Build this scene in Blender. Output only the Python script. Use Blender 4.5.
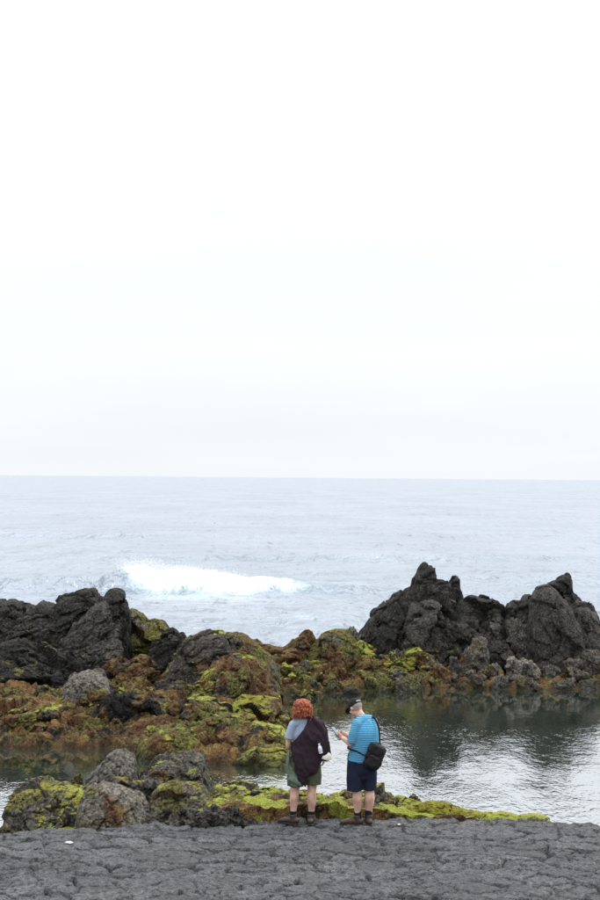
import bpy, bmesh, math, random
import numpy as np
from mathutils import Vector, Matrix, Euler

S = bpy.context.scene
COL = S.collection
for o in list(bpy.data.objects):
    bpy.data.objects.remove(o)

# ------------------------------------------------------------ camera, sky, sun
CAMZ = 5.28                       # metres above the water
F = 1700.0                        # focal length in pixels of a 600 x 900 picture
ROLL = math.radians(0.47)
HX, HY = 300.0, 477.0
cam_data = bpy.data.cameras.new("camera")
cam_data.sensor_fit = 'VERTICAL'
cam_data.sensor_height = 36.0
cam_data.lens = 36.0 * F / 900.0
cam_data.shift_y = 27.0 / 900.0
cam_data.clip_start = 0.1
cam_data.clip_end = 40000
cam = bpy.data.objects.new("camera", cam_data)
COL.objects.link(cam)
cam.location = (0, 0, CAMZ)
cam.rotation_euler = (math.radians(90), -ROLL, 0)
S.camera = cam

SUN_EL, SUN_AZ = math.radians(42), math.radians(62)     # azimuth from +Y towards +X
world = bpy.data.worlds.new("World")
S.world = world
world.use_nodes = True
wn, wl = world.node_tree.nodes, world.node_tree.links
wn.clear()
w_out = wn.new('ShaderNodeOutputWorld')
w_bg = wn.new('ShaderNodeBackground')
w_bg2 = wn.new('ShaderNodeBackground')
w_mix = wn.new('ShaderNodeMixShader')
w_sky = wn.new('ShaderNodeTexSky')
w_sky.sky_type = 'NISHITA'
w_sky.sun_disc = False
w_sky.sun_elevation = SUN_EL
w_sky.sun_rotation = SUN_AZ
w_sky.air_density = 1.0
w_sky.dust_density = 2.0
w_bg.inputs['Strength'].default_value = 0.1
wl.new(w_sky.outputs[0], w_bg.inputs['Color'])
w_tc = wn.new('ShaderNodeTexCoord')
w_sep = wn.new('ShaderNodeSeparateXYZ')
wl.new(w_tc.outputs['Generated'], w_sep.inputs[0])
w_clamp = wn.new('ShaderNodeClamp')
wl.new(w_sep.outputs['Z'], w_clamp.inputs['Value'])
# overcast: brightness rises from horizon to zenith
w_ramp = wn.new('ShaderNodeMath'); w_ramp.operation = 'MULTIPLY_ADD'
w_ramp.inputs[1].default_value = 2.75
w_ramp.inputs[2].default_value = 0.77
w_sq = wn.new('ShaderNodeMath'); w_sq.operation = 'POWER'; w_sq.inputs[1].default_value = 1.9
wl.new(w_clamp.outputs[0], w_sq.inputs[0]); wl.new(w_sq.outputs[0], w_ramp.inputs[0])
w_map = wn.new('ShaderNodeMapping')
w_map.inputs['Scale'].default_value = (1.6, 1.6, 14.0)
wl.new(w_tc.outputs['Generated'], w_map.inputs[0])
w_noise = wn.new('ShaderNodeTexNoise')
w_noise.inputs['Scale'].default_value = 1.6
w_noise.inputs['Detail'].default_value = 5
wl.new(w_map.outputs[0], w_noise.inputs['Vector'])
w_cl = wn.new('ShaderNodeMapRange')
w_cl.inputs['From Min'].default_value = 0.3
w_cl.inputs['From Max'].default_value = 0.7
w_cl.inputs['To Min'].default_value = 0.955
w_cl.inputs['To Max'].default_value = 1.035
wl.new(w_noise.outputs['Fac'], w_cl.inputs['Value'])
w_mul = wn.new('ShaderNodeMath'); w_mul.operation = 'MULTIPLY'
wl.new(w_ramp.outputs[0], w_mul.inputs[0]); wl.new(w_cl.outputs[0], w_mul.inputs[1])
w_bg2.inputs['Color'].default_value = (0.93, 0.96, 0.99, 1)
wl.new(w_mul.outputs[0], w_bg2.inputs['Strength'])
w_mix.inputs[0].default_value = 0.93           # cloud cover
wl.new(w_bg.outputs[0], w_mix.inputs[1]); wl.new(w_bg2.outputs[0], w_mix.inputs[2])
wl.new(w_mix.outputs[0], w_out.inputs['Surface'])

sun_data = bpy.data.lights.new("sun", 'SUN')
sun_data.energy = 1.5
sun_data.angle = math.radians(10)
sun_data.color = (1.0, 0.96, 0.9)
sun = bpy.data.objects.new("sun", sun_data)
COL.objects.link(sun)
sdir = Vector((math.sin(SUN_AZ) * math.cos(SUN_EL), math.cos(SUN_AZ) * math.cos(SUN_EL), math.sin(SUN_EL)))
sun.rotation_euler = sdir.to_track_quat('Z', 'Y').to_euler()
sun.location = (0, 0, 60)

vs = S.view_settings
vs.view_transform = 'Standard'
vs.look = 'None'
vs.gamma = 1.0
vs.exposure = 0.45
vs.use_curve_mapping = False
S.render.engine = 'CYCLES'

# ------------------------------------------------------------ helpers
def at(px, py, Y):
    """point seen at pixel (px, py) of the 600 x 900 photograph at distance Y"""
    dx, dy = px - HX, py - HY
    c, s = math.cos(ROLL), math.sin(ROLL)
    x = dx * c + dy * s
    y = -dx * s + dy * c
    return np.array((x * Y / F, Y, CAMZ - y * Y / F))

def _h(ix, iy, iz, seed):
    h = (ix.astype(np.uint32) * np.uint32(374761393) + iy.astype(np.uint32) * np.uint32(668265263)
         + iz.astype(np.uint32) * np.uint32(2147483647) + np.uint32((seed * 974711 + 12345) & 0xffffffff))
    h = (h ^ (h >> np.uint32(13))) * np.uint32(1274126177)
    h = (h ^ (h >> np.uint32(15))) * np.uint32(2246822519)
    return (h ^ (h >> np.uint32(16)))

def vnoise(P, seed=0):
    """value noise in -1..1, quintic"""
    Fl = np.floor(P); I = Fl.astype(np.int64); t = (P - Fl).astype(np.float32)
    t = t * t * t * (t * (t * 6 - 15) + 10)
    x, y, z = I[:, 0], I[:, 1], I[:, 2]
    def g(a, b, c):
        return _h(x + a, y + b, z + c, seed).astype(np.float32) * np.float32(2.0 / 4294967295.0) - 1
    tx, ty, tz = t[:, 0], t[:, 1], t[:, 2]
    def l(a, b, w): return a + (b - a) * w
    return l(l(l(g(0,0,0), g(1,0,0), tx), l(g(0,1,0), g(1,1,0), tx), ty),
             l(l(g(0,0,1), g(1,0,1), tx), l(g(0,1,1), g(1,1,1), tx), ty), tz)

_ROT = np.array(Euler((0.5, 0.9, 0.3)).to_matrix())
def fbm(P, octs=5, seed=0, gain=0.5, lac=2.03):
    a, s, out = 1.0, 0.0, 0
    Q = P
    for k in range(octs):
        out = out + a * vnoise(Q, seed + k * 17); s += a
        a *= gain; Q = (Q @ _ROT.T) * lac
    return out / s

def ridged(P, octs=5, seed=0, gain=0.5, lac=2.07):
    a, s, out = 1.0, 0.0, 0
    Q = P
    for k in range(octs):
        out = out + a * (1 - 2 * np.abs(vnoise(Q, seed + k * 31))); s += a
        a *= gain; Q = (Q @ _ROT.T) * lac
    return out / s

def worley(P, seed=0):
    I = np.floor(P).astype(np.int64)
    n = len(P)
    f1 = np.full(n, 9.0); f2 = np.full(n, 9.0)
    for a in (-1, 0, 1):
        for b in (-1, 0, 1):
            for c in (-1, 0, 1):
                J = I + np.array((a, b, c))
                h = _h(J[:, 0], J[:, 1], J[:, 2], seed)
                q = np.stack([(h & 1023) / 1023., ((h >> np.uint32(10)) & 1023) / 1023., ((h >> np.uint32(20)) & 1023) / 1023.], 1)
                d = np.sqrt(((J + q - P) ** 2).sum(1))
                m = d < f1
                f2 = np.where(m, f1, np.minimum(f2, d)); f1 = np.where(m, d, f1)
    return f1, f2

def facets(P, seed=0, flat=0.9):
    """piecewise flat relief with steps between the pieces, and the distance to the joints"""
    I = np.floor(P).astype(np.int64)
    n = len(P)
    f1 = np.full(n, 9.0); f2 = np.full(n, 9.0); val = np.zeros(n)
    for a in (-1, 0, 1):
        for b in (-1, 0, 1):
            for c in (-1, 0, 1):
                J = I + np.array((a, b, c))
                h = _h(J[:, 0], J[:, 1], J[:, 2], seed)
                h2 = _h(J[:, 0], J[:, 1], J[:, 2], seed + 1)
                q = np.stack([(h & 1023) / 1023., ((h >> np.uint32(10)) & 1023) / 1023., ((h >> np.uint32(20)) & 1023) / 1023.], 1)
                g = np.stack([(h2 & 1023) / 511.5 - 1, ((h2 >> np.uint32(10)) & 1023) / 511.5 - 1, ((h2 >> np.uint32(20)) & 1023) / 511.5 - 1], 1)
                dv = P - (J + q)
                d = np.sqrt((dv ** 2).sum(1))
                m = d < f1
                f2 = np.where(m, f1, np.minimum(f2, d)); f1 = np.where(m, d, f1)
                val = np.where(m, (dv * g).sum(1) * flat + g[:, 0] * 0.35, val)
    return val, f2 - f1

def sstep(a, b, x):
    t = np.clip((x - a) / (b - a), 0, 1)
    return t * t * (3 - 2 * t)

_ICO = {}
def ico(sub):
    if sub not in _ICO:
        bm = bmesh.new()
        bmesh.ops.create_icosphere(bm, subdivisions=sub, radius=1)
        V = np.array([v.co[:] for v in bm.verts]); Fc = np.array([[v.index for v in f.verts] for f in bm.faces])
        bm.free()
        _ICO[sub] = (V, Fc)
    return _ICO[sub]

def vnormals(V, Fc):
    n = np.cross(V[Fc[:, 1]] - V[Fc[:, 0]], V[Fc[:, 2]] - V[Fc[:, 0]])
    N = np.zeros_like(V)
    for k in range(Fc.shape[1]):
        for j in range(3):
            N[:, j] += np.bincount(Fc[:, k], n[:, j], len(V))
    return N / (np.linalg.norm(N, axis=1, keepdims=True) + 1e-12)

def mesh_np(name, V, Fc, mat=None, smooth=True):
    """mesh from numpy arrays; all faces have the same number of corners"""
    me = bpy.data.meshes.new(name)
    k = Fc.shape[1]
    me.vertices.add(len(V)); me.loops.add(Fc.size); me.polygons.add(len(Fc))
    me.vertices.foreach_set('co', np.asarray(V, dtype=np.float32).ravel())
    me.loops.foreach_set('vertex_index', np.asarray(Fc, dtype=np.int32).ravel())
    me.polygons.foreach_set('loop_start', np.arange(0, Fc.size, k, dtype=np.int32))
    me.update(calc_edges=True)
    me.polygons.foreach_set('use_smooth', np.full(len(Fc), smooth))
    if mat: me.materials.append(mat)
    me.update()
    return me

def link(name, data, parent=None, loc=None):
    o = bpy.data.objects.new(name, data)
    COL.objects.link(o)
    if parent is not None: o.parent = parent
    if loc is not None: o.location = loc
    return o

def tag(o, label=None, cat=None, group=None, kind=None):
    if label: o['label'] = label
    if cat: o['category'] = cat
    if group: o['group'] = group
    if kind: o['kind'] = kind
    return o

# ------------------------------------------------------------ materials
class NT:
    def __init__(self, name):
        self.m = bpy.data.materials.new(name); self.m.use_nodes = True
        self.n, self.l = self.m.node_tree.nodes, self.m.node_tree.links
        self.n.clear()
        self.out = self.n.new('ShaderNodeOutputMaterial')
    def node(self, t, **kw):
        x = self.n.new(t)
        for k, v in kw.items(): setattr(x, k, v)
        return x
    def con(self, a, b):
        self.l.new(a, b)
    def math(self, op, a, b=None, c=None, clamp=False):
        x = self.n.new('ShaderNodeMath'); x.operation = op; x.use_clamp = clamp
        for i, v in enumerate((a, b, c)):
            if v is None: continue
            if isinstance(v, (int, float)): x.inputs[i].default_value = v
            else: self.l.new(v, x.inputs[i])
        return x.outputs[0]
    def noise(self, vec, scale, detail=4, rough=0.55, dist=0.0, out='Fac'):
        x = self.n.new('ShaderNodeTexNoise')
        x.inputs['Scale'].default_value = scale; x.inputs['Detail'].default_value = detail
        x.inputs['Roughness'].default_value = rough; x.inputs['Distortion'].default_value = dist
        if vec is not None: self.l.new(vec, x.inputs['Vector'])
        return x.outputs[out]
    def voro(self, vec, scale, feature='F1'):
        x = self.n.new('ShaderNodeTexVoronoi'); x.feature = feature
        x.inputs['Scale'].default_value = scale
        if vec is not None: self.l.new(vec, x.inputs['Vector'])
        return x.outputs['Distance']
    def rng(self, v, a, b, c=0.0, d=1.0, smooth=True):
        x = self.n.new('ShaderNodeMapRange')
        if smooth: x.interpolation_type = 'SMOOTHSTEP'
        for i, q in ((1, a), (2, b), (3, c), (4, d)):
            if isinstance(q, (int, float)): x.inputs[i].default_value = q
            else: self.l.new(q, x.inputs[i])
        self.l.new(v, x.inputs[0])
        return x.outputs[0]
    def mix(self, fac, a, b):
        x = self.n.new('ShaderNodeMix'); x.data_type = 'RGBA'
        if isinstance(fac, (int, float)): x.inputs[0].default_value = fac
        else: self.l.new(fac, x.inputs[0])
        for i, v in ((6, a), (7, b)):
            if isinstance(v, tuple): x.inputs[i].default_value = (*v, 1)
            else: self.l.new(v, x.inputs[i])
        return x.outputs[2]
    def pos(self, scale=None):
        g = self.n.new('ShaderNodeNewGeometry')
        if scale is None: return g.outputs['Position']
        m = self.n.new('ShaderNodeMapping'); m.inputs['Scale'].default_value = scale
        self.l.new(g.outputs['Position'], m.inputs[0])
        return m.outputs[0]
    def bump(self, h, strength, dist, prev=None):
        b = self.n.new('ShaderNodeBump')
        b.inputs['Strength'].default_value = strength; b.inputs['Distance'].default_value = dist
        self.l.new(h, b.inputs['Height'])
        if prev is not None: self.l.new(prev, b.inputs['Normal'])
        return b.outputs[0]
    def bsdf(self, color, rough=0.9, normal=None, spec=0.3, **kw):
        p = self.n.new('ShaderNodeBsdfPrincipled')
        if isinstance(color, tuple): p.inputs['Base Color'].default_value = (*color, 1)
        else: self.l.new(color, p.inputs['Base Color'])
        if isinstance(rough, (int, float)): p.inputs['Roughness'].default_value = rough
        else: self.l.new(rough, p.inputs['Roughness'])
        p.inputs['Specular IOR Level'].default_value = spec
        if normal is not None: self.l.new(normal, p.inputs['Normal'])
        for k, v in kw.items(): p.inputs[k.replace('_', ' ')].default_value = v
        self.l.new(p.outputs[0], self.out.inputs['Surface'])
        return p

def make_rock_material():
    """basalt with tide-line algae and moss; object colour = (moss, rust, paleness), alpha = olive/ochre film"""
    t = NT("basalt_with_algae")
    P = t.pos()
    gn = t.node('ShaderNodeNewGeometry')
    sep = t.node('ShaderNodeSeparateXYZ'); t.con(P, sep.inputs[0])
    sn = t.node('ShaderNodeSeparateXYZ'); t.con(gn.outputs['Normal'], sn.inputs[0])
    oi = t.node('ShaderNodeObjectInfo')
    oc = t.node('ShaderNodeSeparateColor'); t.con(oi.outputs['Color'], oc.inputs[0])
    moss, rust, pale, olive = oc.outputs[0], oc.outputs[1], oc.outputs[2], oi.outputs['Alpha']
    nbig = t.noise(P, 0.9, 4, 0.6, 0.3)
    nmid = t.noise(P, 3.5, 6, 0.65, 0.4)
    nfin = t.noise(P, 22, 6, 0.7)
    nvf = t.noise(P, 70, 3, 0.7)
    # bare rock
    base = t.mix(t.rng(nmid, 0.35, 0.7), (0.002, 0.0021, 0.0023), (0.008, 0.0078, 0.0075))
    base = t.mix(t.rng(nfin, 0.53, 0.70), base, (0.058, 0.056, 0.053))
    base = t.mix(t.math('MULTIPLY', t.rng(nbig, 0.50, 0.62), 0.5), base, t.mix(t.rng(nfin, 0.35, 0.7), (0.012, 0.012, 0.012), (0.052, 0.051, 0.049)))
    palec = t.mix(t.rng(nfin, 0.35, 0.68), (0.034, 0.031, 0.027), (0.25, 0.225, 0.19))
    pf = t.math('MULTIPLY', pale, t.rng(nmid, 0.25, 0.62, 0.35, 1.0))
    base = t.mix(pf, base, palec)
    # rusty and ochre seaweed film
    r1 = t.mix(t.rng(nfin, 0.35, 0.62), (0.006, 0.004, 0.003), (0.10, 0.050, 0.026))
    ochre = t.mix(t.rng(nvf, 0.38, 0.64), (0.022, 0.013, 0.006), (0.21, 0.140, 0.058))
    r1 = t.mix(t.rng(t.noise(P, 3.2, 6, 0.72, 0.5), 0.45, 0.58), r1, ochre)
    rf = t.math('SUBTRACT', t.math('MULTIPLY_ADD', rust, 1.25, t.math('MULTIPLY', t.math('SUBTRACT', t.noise(P, 1.7, 6, 0.62, 0.4), 0.5), 3.2)), 0.42)
    rf = t.rng(rf, 0.0, 0.30)
    rf = t.math('MULTIPLY', rf, t.rng(rust, 0.0, 0.12))
    col = t.mix(rf, base, r1)
    # olive turf
    ol = t.mix(t.rng(nfin, 0.35, 0.66), (0.010, 0.010, 0.004), (0.14, 0.13, 0.04))
    of = t.math('ADD', olive, t.math('MULTIPLY', t.math('SUBTRACT', t.noise(P, 1.6, 6, 0.66, 0.3), 0.5), 2.8))
    of = t.math('ADD', of, t.math('MULTIPLY', sn.outputs['Z'], 0.25))
    of = t.math('MULTIPLY', t.rng(of, 0.45, 0.75), t.rng(olive, 0.0, 0.1))
    col = t.mix(of, col, ol)
    # bright moss on what faces up
    mo = t.mix(t.rng(nvf, 0.30, 0.62), (0.075, 0.082, 0.014), (0.27, 0.29, 0.055))
    mo = t.mix(t.rng(nbig, 0.4, 0.62), mo, t.mix(t.rng(nfin, 0.35, 0.65), (0.07, 0.066, 0.010), (0.21, 0.18, 0.028)))
    mf = t.math('ADD', moss, t.math('MULTIPLY', t.math('SUBTRACT', t.noise(P, 1.3, 7, 0.62, 0.2), 0.5), 3.2))
    mf = t.math('ADD', mf, t.math('MULTIPLY', t.math('SUBTRACT', sn.outputs['Z'], 0.55), 0.75))
    mf = t.math('MULTIPLY', t.rng(mf, 0.52, 0.72), t.rng(moss, 0.0, 0.1))
    mf = t.math('MULTIPLY', mf, t.rng(nfin, 0.22, 0.42))
    col = t.mix(mf, col, mo)
    # pale lichen and barnacle flecks
    fl = t.rng(t.voro(P, 26), 0.16, 0.08)
    fl = t.math('MULTIPLY', fl, t.rng(t.noise(P, 2.2, 3), 0.5, 0.68))
    fl = t.math('MULTIPLY', fl, 0.55)
    col = t.mix(fl, col, (0.26, 0.25, 0.21))
    # wet splash band just above the water
    wet = t.rng(t.math('ADD', sep.outputs['Z'], t.math('MULTIPLY', t.math('SUBTRACT', nmid, 0.5), 0.5)), 0.02, 0.30, 1.0, 0.0)
    col = t.mix(t.math('MULTIPLY', wet, 0.7), col, (0.012, 0.011, 0.008))
    b = t.bump(nmid, 0.7, 0.14)
    b = t.bump(t.noise(P, 9, 6, 0.66, 0.6), 0.9, 0.06, b)
    b = t.bump(t.noise(P, 40, 4, 0.7), 0.8, 0.010, b)
    dry = t.math('MAXIMUM', rust, t.math('MAXIMUM', moss, olive))
    rough = t.math('SUBTRACT', t.rng(dry, 0.0, 0.3, 0.68, 0.9), t.math('MULTIPLY', wet, 0.3))
    t.bsdf(col, rough, b, spec=0.10)
    return t.m
M_ROCK = make_rock_material()
# ------------------------------------------------------------ sea
def wave_set(seed, n, lmin, lmax, amp, main_dir, spread):
    r = np.random.RandomState(seed)
    L = np.exp(r.uniform(np.log(lmin), np.log(lmax), n))
    th = main_dir + r.normal(0, spread, n)
    k = 2 * math.pi / L
    a = amp * L / np.sqrt(n)
    return np.stack([k * np.cos(th), k * np.sin(th), a, r.uniform(0, 6.28, n), L], 1)

def waves(X, Y, W, spacing=None):
    z = np.zeros_like(X)
    for kx, ky, a, ph, L in W:
        p = kx * X + ky * Y + ph
        s = 1 - np.abs(np.sin(p * 0.5)) * 1.0
        w = 0.55 * np.sin(p) + 0.9 * (s * s - 0.35)
        if spacing is not None:
            w = w * np.clip(L / (spacing * 3.0) - 0.7, 0, 1)
        z += a * w
    return z

def build_sea():
    nr, nc = 1050, 520
    Yr = 45.5 * (14000 / 45.5) ** (np.linspace(0, 1, nr) ** 1.55)
    u = np.linspace(-1, 1, nc)
    fan = 0.235 * u + 0.9 * np.sign(u) * np.abs(u) ** 9 * 1.6 + 0.0
    Y = np.repeat(Yr[:, None], nc, 1)
    X = fan[None, :] * (Y + 14)
    spY = np.gradient(Yr)[:, None] * np.ones(nc)[None, :]
    spX = np.abs(np.gradient(fan))[None, :] * (Y + 14)
    sp = np.maximum(spY, spX * 0.6)
    W = wave_set(3, 34, 0.7, 3.6, 0.027, math.radians(82), 0.62)
    W2 = wave_set(8, 26, 5.0, 24.0, 0.0095, math.radians(95), 0.42)
    x, y, s = X.ravel(), Y.ravel(), sp.ravel()
    # gusts: patches of rougher and calmer water
    g = 0.72 + 0.55 * fbm(np.stack([x / 26, y / 42, 0 * x], 1), 3, 5)
    z = waves(x, y, W, s) * g + waves(x, y, W2, s)
    shore = sstep(45.5, 56, y)
    z = z * (0.25 + 0.75 * shore)
    # the breaker
    yc = 79.5 + 0.10 * (x + 8) + 1.6 * fbm(np.stack([x / 6, 0 * x, 0 * x], 1), 3, 9)
    dy = y - yc
    prof = np.where(dy < 0, np.exp(-(dy / 0.95) ** 2), np.exp(-(dy / 3.6) ** 2))
    Hh = np.interp(x, [-70, -30, -13.2, -9.2, -7.9, -5.2, -2.2, 0.8, 3.8, 8, 20], [0.2, 0.5, 0.62, 0.80, 1.15, 1.10, 0.74, 0.42, 0.3, 0.2, 0.0])
    brk = sstep(-9.6, -8.4, x) * sstep(4.0, 1.0, x)
    Hh = Hh * (1 + (0.10 + 0.16 * brk) * fbm(np.stack([x / 0.8, y / 1.2, 0 * x], 1), 4, 20, 0.6)) - 0.06
    z += Hh * prof
    # a second lower swell behind on the right and one on the far left
    for (y0, x0, wx, hh) in ((88, 14, 12, 0.35), (112, 4, 26, 0.30), (66, 9, 8, 0.22), (63, -14, 9, 0.25), (150, -30, 30, 0.4)):
        z += hh * np.exp(-((y - y0 - 0.1 * x) / 2.6) ** 2) * np.exp(-((x - x0) / wx) ** 2)
    # foam amount
    nn = fbm(np.stack([x / 1.3, y / 2.2, 0 * x], 1), 5, 41, 0.62)
    ex = sstep(-7.8 - 0.55 * np.clip(dy + 1.5, -1, 3), -6.6 - 0.55 * np.clip(dy + 1.5, -1, 3), x) * sstep(2.8, -2.8, x)
    rag = fbm(np.stack([x / 1.7, 0 * x, 0 * x + 5], 1), 4, 55, 0.65)
    foam = ex * np.exp(-((dy - 0.1) / (1.7 + 1.1 * rag)) ** 2) * 1.25
    foam = np.maximum(foam, 0.14 * np.exp(-((dy + 0.5) / 0.9) ** 2) * sstep(12, 2, x) * sstep(-9.5, -8, x))
    front = ex * sstep(-13, -1, dy) * sstep(0.5, -1, dy) * 0.36
    back = sstep(-12, -6, x) * sstep(9, 0, x) * np.exp(-((dy - 2) / 3.0) ** 2) * 0.30
    lace = sstep(-0.1, 0.5, fbm(np.stack([x / 5, y / 9, 0 * x + 7], 1), 4, 77)) * sstep(85, 50, y) * 0.32
    foam = np.clip(np.maximum.reduce([foam, front + 0 * nn, back, lace]) + nn * 0.35 * (0.3 + 0.7 * sstep(-9.5, -8.5, x)), 0, 1.3)
    V = np.stack([x, y, z], 1)
    i = np.arange(nr * nc).reshape(nr, nc)
    Fc = np.stack([i[:-1, :-1].ravel(), i[:-1, 1:].ravel(), i[1:, 1:].ravel(), i[1:, :-1].ravel()], 1)
    me = mesh_np("sea", V, Fc, M_SEA)
    at_ = me.attributes.new("foam", 'FLOAT', 'POINT')
    at_.data.foreach_set('value', foam.astype(np.float32))
    o = link("sea", me)
    tag(o, kind='structure', label="pale grey rippled open sea reaching to the horizon")
    # spray thrown up along the breaking crest
    r = np.random.RandomState(6)
    V0, F0 = ico(1)
    Vs, Fs = [], []
    for k in range(8000):
        sx = -8.3 + 6.5 * r.beta(1.1, 2.2)
        top = np.interp(sx, [-9.2, -7.9, -5.2, -2.2], [.55, .95, .90, 0.55])
        up = abs(r.normal()) * 0.24 * (1 if sx < -6 else .6)
        yc = 79.5 + 0.10 * (sx + 8)
        rr = 0.006 + 0.020 * r.beta(1, 3)
        Vs.append(V0 * rr + np.array((sx - up * 0.9, yc + r.normal() * 0.5, top - .1 + up))); Fs.append(F0 + k * len(V0))
    sp_ = link("sea_spray", mesh_np("sea_spray", np.vstack(Vs), np.vstack(Fs), M_FOAM))
    tag(sp_, "white spray blown off the crest of the breaking wave", kind='stuff')

def make_sea_material():
    t = NT("sea_water")
    P = t.pos((1, 0.55, 1))
    P2 = t.pos((1, 0.42, 1))
    at_ = t.node('ShaderNodeAttribute'); at_.attribute_name = 'foam'
    fo = at_.outputs['Fac']
    fn = t.noise(t.pos((1, 0.35, 1)), 1.5, 8, 0.75, 0.8)
    lace = t.voro(t.pos((1, 0.6, 1)), 1.7, 'SMOOTH_F1')
    fm = t.math('ADD', fo, t.math('MULTIPLY', t.math('SUBTRACT', fn, 0.5), 2.0))
    fm = t.rng(fm, 0.50, 1.05)
    big = t.noise(P2, 0.06, 4, 0.6)
    deep = t.mix(t.rng(big, 0.35, 0.65), (0.105, 0.133, 0.172), (0.145, 0.175, 0.218))
    deep = t.mix(t.rng(fo, 0.1, 0.7), deep, (0.24, 0.32, 0.35))
    col = t.mix(fm, deep, (0.62, 0.64, 0.66))
    b = t.bump(t.noise(t.pos((1, 0.22, 1)), 0.11, 4, 0.5, 0.3), 1.0, 4.0)
    b = t.bump(t.noise(P2, 0.55, 3, 0.55, 0.3), 0.9, 0.9, b)
    b = t.bump(t.noise(P2, 1.5, 3, 0.55, 0.4), 0.8, 0.36, b)
    b = t.bump(t.noise(P, 3.6, 2, 0.5, 0.4), 0.7, 0.10, b)
    gno = t.node('ShaderNodeNewGeometry').outputs['Normal']
    vm = t.node('ShaderNodeMix'); vm.data_type = 'VECTOR'
    t.con(t.math('MULTIPLY', fm, 0.85), vm.inputs[0]); t.con(b, vm.inputs[4]); t.con(gno, vm.inputs[5]); b = vm.outputs[1]
    rough = t.rng(fm, 0, 1, 0.22, 0.8)
    t.bsdf(col, rough, b, spec=0.5, IOR=1.85)
    return t.m
M_SEA = make_sea_material()
_t = NT("foam"); _t.bsdf((0.60, 0.62, 0.64), 0.9); M_FOAM = _t.m

# ------------------------------------------------------------ pool water
def make_pool_material():
    t = NT("clear_rock_pool_water")
    P = t.pos((1, 0.45, 1))
    rip = t.noise(P, 4.5, 3, 0.55, 0.5)
    rip2 = t.noise(P, 13.0, 2, 0.6, 0.4)
    calm = t.rng(t.noise(t.pos((0.7, 0.35, 1)), 0.45, 3, 0.5, 0.5), 0.40, 0.60, 0.35, 1.0)
    sp_ = t.node('ShaderNodeSeparateXYZ'); t.con(t.pos(), sp_.inputs[0])
    calm = t.math('MULTIPLY', calm, t.rng(sp_.outputs['Y'], 36.0, 41.0, 1.0, 0.18))
    calm = t.math('MULTIPLY', calm, t.math('MAXIMUM', t.rng(sp_.outputs['X'], -3.0, -1.5, 0.2, 1.0), t.rng(sp_.outputs['Y'], 28.5, 31.5, 1.6, 0.0)))
    b1 = t.bump(t.math('MULTIPLY', rip, calm), 0.8, 0.020)
    b1 = t.bump(t.math('MULTIPLY', rip2, calm), 0.7, 0.012, b1)
    fr = t.node('ShaderNodeFresnel'); fr.inputs['IOR'].default_value = 2.6
    t.con(b1, fr.inputs['Normal'])
    gl = t.node('ShaderNodeBsdfGlossy'); gl.inputs['Roughness'].default_value = 0.03
    gl.inputs['Color'].default_value = (0.97, 0.98, 1.0, 1)
    t.con(b1, gl.inputs['Normal'])
    tr = t.node('ShaderNodeBsdfTransparent'); tr.inputs['Color'].default_value = (0.50, 0.74, 0.60, 1)
    df = t.node('ShaderNodeBsdfDiffuse'); df.inputs['Color'].default_value = (0.050, 0.085, 0.055, 1)
    tb = t.node('ShaderNodeMixShader'); tb.inputs[0].default_value = 0.28
    t.con(tr.outputs[0], tb.inputs[1]); t.con(df.outputs[0], tb.inputs[2])
    mx = t.node('ShaderNodeMixShader')
    t.con(t.math('POWER', fr.outputs[0], 0.36), mx.inputs[0]); t.con(tb.outputs[0], mx.inputs[1]); t.con(gl.outputs[0], mx.inputs[2])
    t.con(mx.outputs[0], t.out.inputs['Surface'])
    return t.m
M_POOL = make_pool_material()

def build_pool():
    xs = np.arange(-22, 22.01, 0.08); ys = np.arange(21.0, 45.49, 0.08)
    ys[-1] = 45.5
    X, Y = np.meshgrid(xs, ys)
    x, y = X.ravel(), Y.ravel()
    W = wave_set(21, 22, 0.35, 1.6, 0.0011, math.radians(70), 0.9)
    W2 = wave_set(22, 10, 1.6, 4.5, 0.0008, math.radians(100), 0.8)
    amp = 0.30 + 0.70 * sstep(-0.25, 0.35, fbm(np.stack([x / 3.2, y / 5.5, 0 * x], 1), 3, 12))
    amp *= sstep(40.5, 34, y) * 0.9 + 0.1
    z = (waves(x, y, W) + waves(x, y, W2)) * amp
    nr, nc = X.shape
    i = np.arange(nr * nc).reshape(nr, nc)
    Fc = np.stack([i[:-1, :-1].ravel(), i[:-1, 1:].ravel(), i[1:, 1:].ravel(), i[1:, :-1].ravel()], 1)
    o = link("pool_water", mesh_np("pool_water", np.stack([x, y, z], 1), Fc, M_POOL))
    tag(o, kind='structure', label="still tidal pool water with dark rock reflections and pale ripples")

# ------------------------------------------------------------ shore terrain under the rocks
def poly_dist(X, Y, poly):
    """signed distance, positive inside"""
    d = np.full(X.shape, 1e9); inside = np.zeros(X.shape, bool)
    n = len(poly)
    for i in range(n):
        ax, ay = poly[i]; bx, by = poly[(i + 1) % n]
        ex, ey = bx - ax, by - ay
        t = np.clip(((X - ax) * ex + (Y - ay) * ey) / (ex * ex + ey * ey), 0, 1)
        d = np.minimum(d, np.hypot(X - ax - t * ex, Y - ay - t * ey))
        c = ((ay > Y) != (by > Y)) & (X < (bx - ax) * (Y - ay) / (by - ay + 1e-12) + ax)
        inside ^= c
    return np.where(inside, d, -d)

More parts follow.
